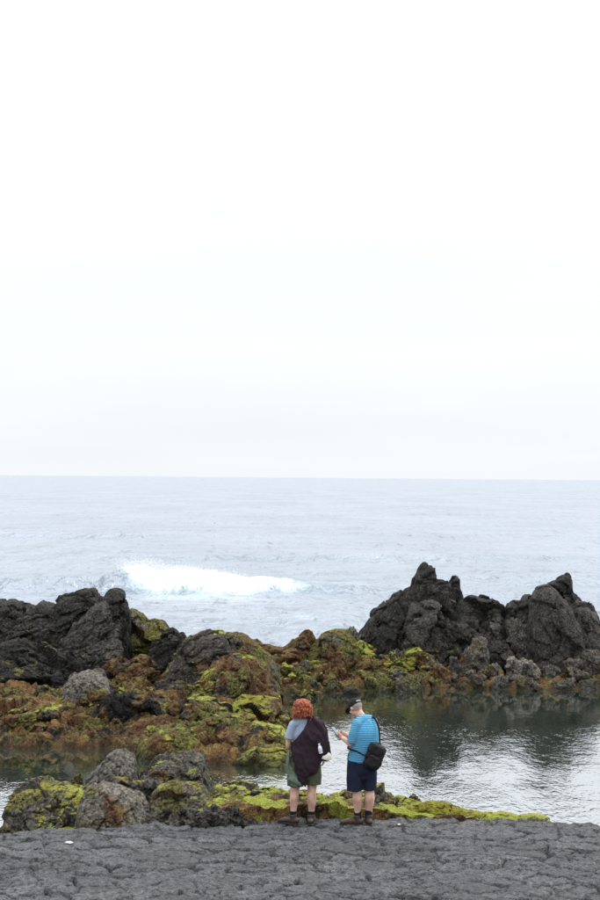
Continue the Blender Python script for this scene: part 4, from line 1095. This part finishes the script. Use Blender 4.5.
def fuse(name, parts, mat, voxel=0.008, smooth=4, disp=None, parent=None, cut=None, thick=0.0):
    V, F_ = join(parts)
    me = mesh_np("tmp", V, F_)
    o = bpy.data.objects.new("tmp", me); COL.objects.link(o)
    r = o.modifiers.new("r", 'REMESH'); r.mode = 'VOXEL'; r.voxel_size = voxel; r.use_smooth_shade = True
    s = o.modifiers.new("s", 'SMOOTH'); s.iterations = smooth; s.factor = 0.5
    dg = bpy.context.evaluated_depsgraph_get(); dg.update()
    m2 = bpy.data.meshes.new_from_object(o.evaluated_get(dg))
    bpy.data.objects.remove(o); bpy.data.meshes.remove(me)
    n = len(m2.vertices); co = np.empty(n * 3, np.float32); m2.vertices.foreach_get('co', co); co = co.reshape(-1, 3).astype(float)
    if disp is not None:
        no = np.empty(n * 3, np.float32); m2.vertices.foreach_get('normal', no); no = no.reshape(-1, 3)
        co = co + no * disp(co)[:, None]
        m2.vertices.foreach_set('co', co.astype(np.float32).ravel())
    if cut is not None:
        bm = bmesh.new(); bm.from_mesh(m2); bm.verts.ensure_lookup_table()
        keep = cut(co)
        dead = [f for f in bm.faces if not all(keep[v.index] for v in f.verts)]
        bmesh.ops.delete(bm, geom=dead, context='FACES')
        bmesh.ops.delete(bm, geom=[v for v in bm.verts if not v.link_faces], context='VERTS')
        # drop loose crumbs: keep the largest connected piece
        seen = set(); best = []
        for v in bm.verts:
            if v in seen: continue
            st_ = [v]; comp = []; seen.add(v)
            while st_:
                q = st_.pop(); comp.append(q)
                for e in q.link_edges:
                    w_ = e.other_vert(q)
                    if w_ not in seen: seen.add(w_); st_.append(w_)
            if len(comp) > len(best): best = comp
        bs = set(best)
        bmesh.ops.delete(bm, geom=[v for v in bm.verts if v not in bs], context='VERTS')
        for _ in range(5):                       # even out the cut edge
            new = {}
            for v in bm.verts:
                if v.is_boundary:
                    nb = [e.other_vert(v).co for e in v.link_edges if e.is_boundary]
                    if len(nb) == 2: new[v] = v.co * .5 + (nb[0] + nb[1]) * .25
            for v, c_ in new.items(): v.co = c_
        if thick:
            bm.normal_update()
            vs_ = list(bm.verts); fs_ = list(bm.faces); be = [e for e in bm.edges if e.is_boundary]
            tw = {v: bm.verts.new(v.co - v.normal * thick) for v in vs_}
            for f in fs_:
                bm.faces.new([tw[v] for v in reversed(f.verts)])
            for e in be:
                l = e.link_loops[0]; a_, b_ = l.vert, l.link_loop_next.vert
                bm.faces.new((b_, a_, tw[a_], tw[b_]))
        bm.to_mesh(m2); bm.free()
    m2.polygons.foreach_set('use_smooth', np.ones(len(m2.polygons), bool))
    m2.materials.clear(); m2.materials.append(mat); m2.name = name; m2.update()
    return link(name, m2, parent)

def folds(seed, amp, scale, stretch=(1, 1, 0.45)):
    def f(P):
        Q = P * np.array(stretch) * scale
        return amp * (ridged(Q, 3, seed, 0.5) + 0.5 * fbm(Q * 2.3, 3, seed + 3))
    return f

def head_parts(c, R, s=1.0):
    """skull, jaw, nose, lips, ears, brow in a frame that faces +Y, turned by R"""
    def T(p): return np.array(c) + R @ (np.array(p) * s)
    P = [ball(T((0, -.008, .018)), (.076 * s, .096 * s, .098 * s), R), ball(T((0, .022, -.045)), (.058 * s, .068 * s, .068 * s), R),
         ball(T((0, .055, -.088)), (.026 * s, .022 * s, .02 * s), R),
         ball(T((0, .098, -.012)), (.013 * s, .022 * s, .03 * s), R), ball(T((0, .105, -.03)), (.017 * s, .015 * s, .012 * s), R),
         ball(T((0, .083, -.062)), (.024 * s, .01 * s, .010 * s), R), ball(T((0, .080, .024)), (.055 * s, .018 * s, .012 * s), R)]
    for k in (-1, 1):
        P.append(ball(T((k * .078, -.008, -.012)), (.011 * s, .020 * s, .032 * s), R))
        P.append(ball(T((k * .042, .062, -.03)), (.022 * s, .022 * s, .024 * s), R))
    eyes = [T((k * .031, .083, .004)) for k in (-1, 1)]
    return P, eyes

def hand_parts(w, d, nrm, curl=0.5, side=1, s=1.0):
    """palm and five bent fingers; d = pointing direction, nrm = back of the hand"""
    w = np.array(w, float); d = np.array(d, float); d /= np.linalg.norm(d)
    nrm = np.array(nrm, float); nrm = nrm - d * (nrm @ d); nrm /= np.linalg.norm(nrm)
    sd = np.cross(d, nrm) * side
    P = [tube([w - d * .02 * s, w + d * .03 * s, w + d * .085 * s], [(.024 * s, .018 * s), (.036 * s, .016 * s), (.040 * s, .013 * s)], 12, ref=sd)]
    for k, (o, L) in enumerate(((-.030, .070), (-.010, .082), (.011, .077), (.030, .060))):
        b = w + d * .085 * s + sd * o * s
        pts = [b - d * .02 * s, b]; a = 0; q = b
        for seg_ in range(3):
            a += curl * (0.75, 1.0, 0.7)[seg_]
            q = q + (d * math.cos(a) - nrm * math.sin(a)) * L * s * (.45, .32, .23)[seg_]
            pts.append(q)
        P.append(tube(pts, [.009 * s, .009 * s, .0088 * s, .008 * s, .007 * s], 8, ref=sd, sub=3))
    b = w + d * .02 * s - sd * .028 * s
    t1 = b + (d * .5 - sd * .7 - nrm * .3) * .035 * s
    t2 = t1 + (d * .8 - sd * .25 - nrm * .5) * .032 * s
    t3 = t2 + (d * .8 + sd * .1 - nrm * .6) * .024 * s
    P.append(tube([b, t1, t2, t3], [.015 * s, .012 * s, .0105 * s, .008 * s], 8, ref=nrm, sub=3))
    return P

def boots(parent, spots):
    for (x, y, ang, s) in spots:
        a = math.radians(ang); d = np.array((math.cos(a), math.sin(a), 0)); sd = np.array((-d[1], d[0], 0))
        o = np.array((x, y, 0))
        bt = fuse("boot", [tube([o - d * .07 + (0, 0, .055), o - d * .02 + (0, 0, .06), o + d * .07 + (0, 0, .055), o + d * .16 + (0, 0, .042), o + d * .195 + (0, 0, .036)],
                               [(.038, .035), (.043, .052), (.045, .046), (.048, .034), (.036, .024)], 14, ref=sd),
                          tube([o - d * .02 + (0, 0, .05), o - d * .015 + (0, 0, .09), o - d * .01 + (0, 0, .135)], [.046, .047, .050], 14, flat=(0, 1)),
                          ], MP['boot'], 0.006, 2, folds(int(abs(x) * 100) + 3, .003, 18), parent)
        V, F_ = tube([o - d * .085 + (0, 0, .012), o + d * 0 + (0, 0, .012), o + d * .09 + (0, 0, .012), o + d * .215 + (0, 0, .014)],
                     [(.038, .013), (.042, .015), (.050, .015), (.032, .012)], 14, ref=sd)
        link("sole", mesh_np("sole", V, F_, MP['sole']), bt)
        V, F_ = tube([o + d * .03 + (0, 0, .102), o + d * .06 + (0, 0, .098), o + d * .10 + (0, 0, .088)], [(.028, .006), (.026, .006), (.022, .005)], 8, ref=sd)
        link("laces", mesh_np("laces", V, F_, MP['sock']), bt)

def ground_z(x, y):
    return float(plat_height(np.array([x]), np.array([y]))[0]) + 0.004

def rotm(yaw=0, pitch=0, roll=0):
    """yaw turns to the left, pitch bows forward"""
    return np.array(Euler((math.radians(-pitch), math.radians(roll), math.radians(yaw)), 'XYZ').to_matrix())

def build_woman():
    ox, oy = at(303.5, 821, 23.1)[0], 23.08
    root = link("person", None, None, (ox, oy, ground_z(ox, oy)))
    tag(root, "person with curly ginger hair in a pale blue top and dark draped shawl", "person")
    R = rotm(14, 20, 3)
    hp, eyes = head_parts((-.030, .045, 1.555), R)
    Lsh, Rsh = (-.155, .0, 1.335), (.195, .01, 1.335)
    Lel, Rel = (-.215, .015, 1.07), (.255, .03, 1.08)
    Lwr, Rwr = (-.13, .19, .985), (.265, .09, .90)
    body = hp + [
        tube([(-.01, .0, 1.36), (-.02, .018, 1.45), (-.028, .035, 1.52)], [.058, .052, .052]),
        tube([(.02, .01, 1.36), (.02, .01, 1.22), (.02, .015, 1.05), (.012, .01, .92), (.008, .0, .80)], [(.15, .075), (.165, .105), (.135, .10), (.165, .12), (.17, .125)], 20),
        tube([(-.13, .0, 1.365), (.0, .005, 1.385), (.17, .01, 1.36)], [.048, .055, .048], ref=(0, 1, 0)),
        tube([Lsh, (-.19, .0, 1.20), Lel, (-.185, .10, 1.02), Lwr], [.052, .043, .037, .034, .024]),
        tube([Rsh, (.235, .01, 1.20), Rel, (.262, .06, .99), Rwr], [.052, .043, .037, .034, .024]),
        tube([(-.085, .0, .82), (-.10, .005, .65), (-.118, .0, .49), (-.130, -.012, .34), (-.138, .0, .20), (-.140, .0, .07)], [.095, .088, .062, .060, .043, .036]),
        tube([(.095, .0, .82), (.105, .005, .65), (.112, .0, .49), (.110, -.012, .34), (.106, .0, .20), (.104, .0, .07)], [.095, .088, .062, .060, .043, .036]),
        ] + hand_parts(Lwr, (.25, .75, -.1), (-.6, .1, .6), .55, 1, .95) + hand_parts(Rwr, (.05, .1, -1), (.9, -.3, 0), .75, -1, .95)
    fuse("body", body, MP['skin'], 0.0055, 5, None, root)
    for e in eyes:
        V, F_ = ball(e, .011, None, 2); link("eye", mesh_np("eye", V, F_, MP['eye']), root)
    # top
    top = [tube([(-.005, .0, 1.40), (.0, .0, 1.37), (.02, .01, 1.24), (.02, .015, 1.05), (.012, .01, .90), (.01, .0, .83)], [(.075, .06), (.125, .075), (.182, .12), (.16, .12), (.19, .14), (.195, .145)], 24, flat=(0, 1)),
           tube([(-.145, .0, 1.355), (.0, .0, 1.385), (.185, .01, 1.345)], [.062, .066, .062], ref=(0, 1, 0)),
           tube([(-.15, .0, 1.345), (-.185, .0, 1.24), (-.205, .0, 1.165)], [.064, .066, .070], flat=(0, 1)),
           tube([(.19, .01, 1.345), (.225, .01, 1.24), (.245, .0, 1.16)], [.064, .066, .070], flat=(0, 1))]
    fuse("top", top, MP['lilac'], 0.007, 3, folds(61, .006, 9), root)
    # shorts
    sh = [tube([(.008, .0, .99), (.008, .0, .88), (.008, -.004, .78), (.008, .0, .70)], [(.165, .125), (.20, .15), (.215, .15), (.20, .13)], 24, flat=(1, 0)),
          tube([(-.10, .0, .84), (-.108, .0, .68), (-.112, .0, .525)], [(.11, .11), (.112, .108), (.108, .10)], 20, flat=(0, 1)),
          tube([(.115, .0, .84), (.125, .0, .70), (.130, .0, .550)], [(.11, .11), (.110, .108), (.102, .10)], 20, flat=(0, 1))]
    fuse("shorts", sh, MP['shorts_w'], 0.007, 2, folds(71, .009, 8), root)
    # shawl: the back and right side of an inflated torso, cut along the drape
    big = [tube([(.01, .0, 1.425), (.03, -.005, 1.37), (.03, .0, 1.24), (.03, .0, 1.05), (.02, .0, .90), (.0, -.01, .76), (-.02, -.02, .64), (-.02, -.03, .52)],
                [(.09, .075), (.15, .095), (.205, .145), (.20, .15), (.215, .165), (.20, .165), (.15, .14), (.10, .10)], 28),
           tube([(.03, .0, 1.405), (.12, .0, 1.395), (.20, .005, 1.35)], [.072, .078, .078], ref=(0, 1, 0)),
           tube([(.19, .0, 1.35), (.235, .0, 1.22), (.262, .0, 1.07), (.27, .01, .96), (.27, .02, .90)], [.078, .080, .080, .080, .07], flat=(0, 0)),
           tube([(.12, .0, 1.30), (.19, .0, 1.15), (.22, .0, .98), (.2, .0, .90)], [.09, .12, .12, .09])]
    poly = [(.055, 1.50), (.13, 1.48), (.40, 1.40), (.45, .93), (.33, .885), (.25, .88), (.21, .80), (.20, .73), (.10, .685), (.045, .66), (.03, .52), (-.03, .57), (-.09, .68), (-.14, .80),
            (-.175, .95), (-.205, 1.09), (-.10, 1.20), (-.01, 1.32), (.035, 1.41)]
    def cut(P):
        wob = 0.006 * np.sin(P[:, 2] * 18)
        d = poly_dist(P[:, 0] + wob, P[:, 2] + wob, poly)
        return (d > 0) & ((P[:, 1] < 0.03) | (P[:, 0] > .20) | (P[:, 2] > 1.33))
    def sf(P):
        a = (P[:, 0] * .80 - P[:, 2] * .60)
        Q = np.stack([(P[:, 0] * .62 + P[:, 2] * .25) * 4, P[:, 1] * 3, P[:, 2] * .9 - P[:, 0] * .8], 1)
        return .026 * ridged(Q * 2.6, 2, 5) + .010 * ridged(Q * 6, 2, 6)
    fuse("shawl", big, MP['shawl'], 0.008, 3, sf, root, cut, 0.012)
    # sage cloth hanging at the left side of the shorts
    cl = [tube([(-.205, -.03, 1.00), (-.215, -.055, .88), (-.215, -.07, .76), (-.18, -.115, .66), (-.10, -.145, .60), (-.045, -.14, .555)],
               [(.012, .05), (.014, .07), (.016, .07), (.030, .028), (.030, .014), (.010, .008)], 16),
          tube([(-.20, -.04, .80), (-.17, -.10, .68), (-.12, -.12, .585), (-.08, -.13, .55)], [(.03, .05), (.06, .03), (.06, .02), (.03, .012)], 14)]
    fuse("hip_cloth", cl, MP['cloth'], 0.006, 2, folds(88, .016, 16, (1, 1, .35)), root)
    # hair
    rs = np.random.RandomState(4)
    hc = np.array((-.030, .035, 1.575))
    hair = [ball(hc + R @ np.array((0, -.02, .012)), (.105, .115, .112), R), ball(hc + R @ np.array((-.01, -.055, -.075)), (.108, .07, .075), R),
            ball(hc + R @ np.array((.075, -.015, -.045)), (.042, .06, .08), R), ball(hc + R @ np.array((-.078, -.015, -.05)), (.042, .06, .085), R)]
    hb = fuse("hair", hair, MP['hair'], 0.007, 2, folds(90, .014, 16, (1, 1, 1)), root)
    curls = []
    for k in range(900):
        ph = rs.uniform(0, 2 * math.pi); th = math.acos(rs.uniform(-.25, 1)); L = rs.uniform(.05, .135)
        if math.sin(ph) > .55 and th > .7: continue          # the face stays free
        w1, w2 = rs.uniform(0, 6.28, 2); am = rs.uniform(.008, .022); gr = rs.uniform(0.90, 1.10)
        pts = []
        for q in range(8):
            s_ = q / 7.0 * L; a_ = th + s_ / .11
            v = np.array((math.cos(ph) * math.sin(min(a_, 1.75)), math.sin(ph) * math.sin(min(a_, 1.75)), math.cos(min(a_, 1.75)) - max(0, a_ - 1.75) * .9))
            wv = am * np.array((math.sin(q * 1.5 + w1), math.cos(q * 1.3 + w2), math.sin(q * 1.7 + w2)))
            pts.append(hc + R @ (v * np.array((.104, .108, .112)) * (gr + .14 * q / 7.0) + np.array((0, -.018, -.010)) + wv))
        curls.append(tube(pts, [.002, .0042, .0048, .0048, .0045, .004, .003, .0015], 5, sub=2))
    V, F_ = join(curls)
    link("curls", mesh_np("curls", V, F_, MP['hair']), hb)
    for nm, x in (("sock", -.140), ("sock", .104)):
        V, F_ = tube([(x, 0, .09), (x, -.003, .15), (x, -.004, .185)], [.048, .045, .044], 16, flat=(1, 1)); link(nm, mesh_np(nm, V, F_, MP['sock']), root)
    boots(root, [(-.150, .0, 152, 1), (.102, .0, 80, 1)])
    # things she holds
    W = Vector((ox, oy, root.location.z))
    bo = link("bottle", None, None, W + Vector((.228, -.135, .99)))
    tag(bo, "small pale blue and white bottle held against the woman's dark shawl", "bottle")
    V, F_ = tube([(0, 0, 0), (0, 0, .05), (0, 0, .085), (0, 0, .105), (0, 0, .115)], [.026, .027, .026, .014, .012], 16, flat=(1, 1)); link("bottle_body", mesh_np("bottle_body", V, F_, MP['bottle']), bo)
    V, F_ = tube([(0, 0, .112), (0, 0, .135)], [.015, .014], 14, flat=(1, 1)); link("bottle_cap", mesh_np("bottle_cap", V, F_, MP['white']), bo)
    V, F_ = tube([(0, 0, .025), (0, 0, .07)], [.0282, .0282], 16, flat=(1, 1)); link("bottle_label", mesh_np("bottle_label", V, F_, MP['paper']), bo)
    bo.rotation_euler = (0, math.radians(-12), 0)
    ht = link("cap", None, None, W + Vector((.30, -.07, .925)))
    tag(ht, "cream cap with a dark lining hanging from the woman's right hand", "cap")
    fuse("crown", [ball((0, 0, 0), (.072, .05, .075))], MP['white'], .006, 2, folds(33, .006, 16), ht, lambda P: P[:, 0] * .35 + P[:, 2] > -.038, .006)
    V, F_ = tube([(.045, -.01, -.035), (.075, -.015, -.06), (.098, -.015, -.092)], [(.05, .006), (.052, .006), (.030, .005)], 14, ref=(0, 1, 0)); link("brim", mesh_np("brim", V, F_, MP['white']), ht)
    V, F_ = ball((0, 0, -.022), (.056, .040, .035)); link("lining", mesh_np("lining", V, F_, MP['cap']), ht)

def build_man():
    ox, oy = at(362.5, 822, 23.0)[0], 22.98
    root = link("person", None, None, (ox, oy, ground_z(ox, oy)))
    tag(root, "person in a black cap, turquoise striped polo shirt and navy shorts, looking down", "person")
    R = rotm(36, 36, 0)
    hc = np.array((-.105, .06, 1.585))
    hp, eyes = head_parts(hc, R, 1.04)
    Lsh, Lel, Lwr = (-.085, -.085, 1.375), (-.155, -.05, 1.10), (-.275, .08, 1.165)
    Rsh, Rel, Rwr = (.135, .10, 1.375), (.08, .28, 1.12), (-.20, .25, 1.17)
    body = hp + [
        tube([(.01, .01, 1.40), (-.035, .03, 1.475), (-.075, .045, 1.53)], [.064, .060, .062]),
        tube([(.02, .01, 1.33), (.015, .0, 1.20), (.0, .02, 1.05), (-.02, .02, .90), (-.015, .0, .80)], [(.12, .07), (.15, .11), (.15, .13), (.165, .14), (.165, .13)], 20, ref=(.8, .6, 0)),
        tube([Lsh, (-.12, -.085, 1.24), Lel, (-.215, .02, 1.135), Lwr], [.052, .050, .043, .040, .029]),
        tube([Rsh, (.12, .19, 1.25), Rel, (-.06, .27, 1.15), Rwr], [.048, .052, .043, .040, .029]),
        tube([(-.085, -.02, .82), (-.085, -.015, .65), (-.080, -.01, .50), (-.072, -.025, .36), (-.068, -.01, .20), (-.066, .0, .07)], [.095, .088, .064, .066, .045, .038]),
        tube([(.075, .03, .82), (.083, .03, .65), (.088, .03, .50), (.092, .015, .36), (.086, .02, .20), (.082, .02, .07)], [.095, .088, .066, .070, .048, .038]),
        ] + hand_parts(Lwr, (-.75, .35, .45), (-.3, -.8, -.2), .6, 1, 1.05) + hand_parts(Rwr, (-.8, -.2, .3), (.2, .8, -.3), .55, -1, 1.05)
    fuse("body", body, MP['skin'], 0.0055, 5, None, root)
    for e in eyes:
        V, F_ = ball(e, .011, None, 2); link("eye", mesh_np("eye", V, F_, MP['eye']), root)
    fuse("hair", [ball(hc + R @ np.array((0, -.018, .022)), (.083, .096, .094), R)], MP['grey'], .006, 2, folds(12, .002, 60, (1, 1, 1)), root,
         lambda P: ((P - hc) @ R)[:, 1] < .03 - .55 * np.clip(-((P - hc) @ R)[:, 2], -.03, .2), .004)
    # cap
    cp = fuse("cap", [ball(hc + R @ np.array((0, -.008, .030)), (.094, .108, .098), R)], MP['cap'], .006, 2, None, root, lambda P: ((P - hc) @ R)[:, 2] + .10 * ((P - hc) @ R)[:, 1] > -.004, .005)
    b0 = lambda x, y, z: hc + R @ np.array((x, y, z))
    V, F_ = tube([b0(0, .07, .040), b0(0, .12, .034), b0(0, .165, .018), b0(0, .185, .008)], [(.078, .006), (.080, .006), (.062, .006), (.030, .005)], 16, ref=R[:, 0])
    link("brim", mesh_np("brim", V, F_, MP['cap']), cp)
    V, F_ = ball(b0(0, -.008, .130), .010, None, 2); link("button", mesh_np("button", V, F_, MP['cap']), cp)
    V, F_ = tube([b0(-.035, -.107, .040), b0(0, -.119, .042), b0(.035, -.107, .040)], [(.008, .003)] * 3, 8, ref=R[:, 2]); link("strap", mesh_np("strap", V, F_, MP['badge']), cp)
    # polo shirt
    shirt = [tube([(.015, .01, 1.43), (.025, .005, 1.38), (.03, .0, 1.27), (.02, .005, 1.12), (-.005, .01, .97), (-.02, .01, .86)], [(.07, .07), (.16, .10), (.198, .145), (.195, .165), (.19, .16), (.192, .155)], 26, ref=(.8, .6, 0), flat=(0, 1)),
             tube([(-.085, -.075, 1.385), (.02, .01, 1.425), (.13, .09, 1.385)], [.070, .078, .070], ref=(0, 1, 0)),
             tube([(-.08, -.08, 1.375), (-.115, -.09, 1.26), (-.145, -.075, 1.135)], [.075, .077, .080], flat=(0, 1)),
             tube([(.13, .10, 1.375), (.13, .19, 1.26), (.11, .24, 1.17)], [.075, .077, .080], flat=(0, 1)),
             tube([(-.09, .02, .98), (-.11, .03, .90), (-.115, .03, .845)], [(.10, .10), (.10, .11), (.09, .11)], 16, flat=(0, 1))]
    sm = fuse("polo_shirt", shirt, MP['polo'], 0.007, 3, folds(44, .008, 8), root)
    V, F_ = tube([(.055, -.045, 1.455), (-.01, -.055, 1.45), (-.06, -.01, 1.45), (-.075, .06, 1.43)], [(.016, .008)] * 4, 8, ref=(0, 0, 1))
    link("collar", mesh_np("collar", V, F_, MP['polo']), sm)
    V, F_ = tube([(.055, -.045, 1.455), (.085, .02, 1.45), (.06, .09, 1.44)], [(.016, .008)] * 3, 8, ref=(0, 0, 1))
    link("collar", mesh_np("collar", V, F_, MP['polo']), sm)
    sh = [tube([(-.02, .01, .98), (-.02, .005, .88), (-.018, .005, .76), (-.012, .005, .69)], [(.175, .15), (.185, .155), (.185, .15), (.16, .12)], 24, flat=(1, 0)),
          tube([(-.105, -.02, .86), (-.108, -.015, .68), (-.105, -.015, .475)], [(.105, .115), (.108, .112), (.106, .105)], 20, flat=(0, 1)),
          tube([(.075, .03, .86), (.085, .03, .68), (.085, .03, .480)], [(.105, .115), (.103, .112), (.098, .105)], 20, flat=(0, 1))]
    fuse("shorts", sh, MP['shorts_m'], 0.007, 2, folds(72, .009, 8), root)
    for x, y in ((-.066, .0), (.082, .02)):
        V, F_ = tube([(x, y, .09), (x, y - .003, .16), (x, y - .004, .205)], [.050, .048, .047], 16, flat=(1, 1)); link("sock", mesh_np("sock", V, F_, MP['sock']), root)
    boots(root, [(-.09, -.01, 168, 1), (.086, .02, 98, 1)])
    W = Vector((ox, oy, root.location.z))
    # shoulder bag
    bg = link("shoulder_bag", None, None, W + Vector((.155, -.10, .965)))
    tag(bg, "black shoulder bag slung across the man's back on a dark strap", "bag")
    a = math.radians(28); ca, sa = math.cos(a), math.sin(a)
    Rb = np.array([[ca, 0, sa], [0, 1, 0], [-sa, 0, ca]])
    fuse("pouch", [ball((0, -.015, 0), (.118, .075, .165), Rb, 4, .62), ball((-.035, -.01, -.085), (.118, .085, .105), Rb, 4, .7)], MP['bag'], .007, 4, folds(55, .016, 7, (1, 1, 1)), bg)
    fl = fuse("front_pocket", [ball((-.03, -.085, -.075), (.085, .03, .085), Rb, 4, .6)], MP['bag'], .006, 3, folds(56, .006, 12, (1, 1, 1)), bg)
    fuse("flap", [ball((.01, -.065, .085), (.112, .035, .075), Rb, 4, .6)], MP['bag'], .006, 3, folds(57, .006, 12, (1, 1, 1)), bg)
    V, F_ = tube([tuple(Rb @ np.array(p)) for p in ((-.09, -.116, -.03), (-.03, -.118, -.025), (.03, -.114, -.03))], [(.005, .003)] * 3, 8); link("zip", mesh_np("zip", V, F_, MP['sock']), fl)
    st = [(.06, -.03, .13), (.062, .0, .27), (.035, .07, .415), (-.03, .12, .495), (-.13, .20, .405), (-.24, .24, .245), (-.34, .12, .125), (-.355, -.02, .095), (-.25, -.10, .065), (-.12, -.10, .0), (-.05, -.06, -.04)]
    V, F_ = tube(st, [(.018, .005)] * len(st), 8, ref=(.6, -.7, .3)); link("strap", mesh_np("strap", V, F_, MP['bag']), bg)
    V, F_ = tube([(.058, -.03, .13), (.062, -.03, .165)], [.022, .020], 10); link("buckle", mesh_np("buckle", V, F_, MP['bag']), bg)
    # phone
    ph = link("phone", None, None, W + Vector((-.375, .115, 1.255)))
    tag(ph, "dark phone held up in the man's hands", "phone")
    bm = bmesh.new(); bmesh.ops.create_cube(bm, size=1); bmesh.ops.scale(bm, vec=(.074, .009, .150), verts=bm.verts)
    bmesh.ops.bevel(bm, geom=bm.edges[:], offset=.003, segments=2, affect='EDGES')
    me = bpy.data.meshes.new("phone_case"); bm.to_mesh(me); bm.free(); me.materials.append(MP['phone']); link("phone_case", me, ph)
    bm = bmesh.new(); bmesh.ops.create_cube(bm, size=1); bmesh.ops.scale(bm, vec=(.066, .002, .138), verts=bm.verts)
    bmesh.ops.translate(bm, vec=(0, -.0048, 0), verts=bm.verts)
    me = bpy.data.meshes.new("screen"); bm.to_mesh(me); bm.free(); me.materials.append(MP['screen']); link("screen", me, ph)
    ph.rotation_euler = (math.radians(-48), 0, math.radians(50))

def build_scraps():
    for (px, py, s, seed, lab) in ((72, 846, .036, 1, "crumpled white paper scrap lying on the lava pavement below the near mossy rock"),
                                   (402, 822, .018, 2, "tiny white scrap on the pavement near the moss, right of the man")):
        Y = 4.68 * F / (py - 477)
        x = (px - 300) * Y / F
        V, Fc = ico(3)
        P = V * np.array((s * 1.2, s, s * .3)); P = P + V * (s * .35 * ridged(V * 2.4 + seed * 9, 4, seed))[:, None]
        o = link("paper_scrap", mesh_np("paper_scrap", P, Fc, MP['paper'], False), None, (x, Y, ground_z(x, Y) + .005))
        tag(o, lab, "scrap")
# ------------------------------------------------------------ build
build_shore()
build_pool()
build_sea()
print("plates", build_pavement())
build_rocks()
build_rubble()
build_woman()
build_man()
build_scraps()
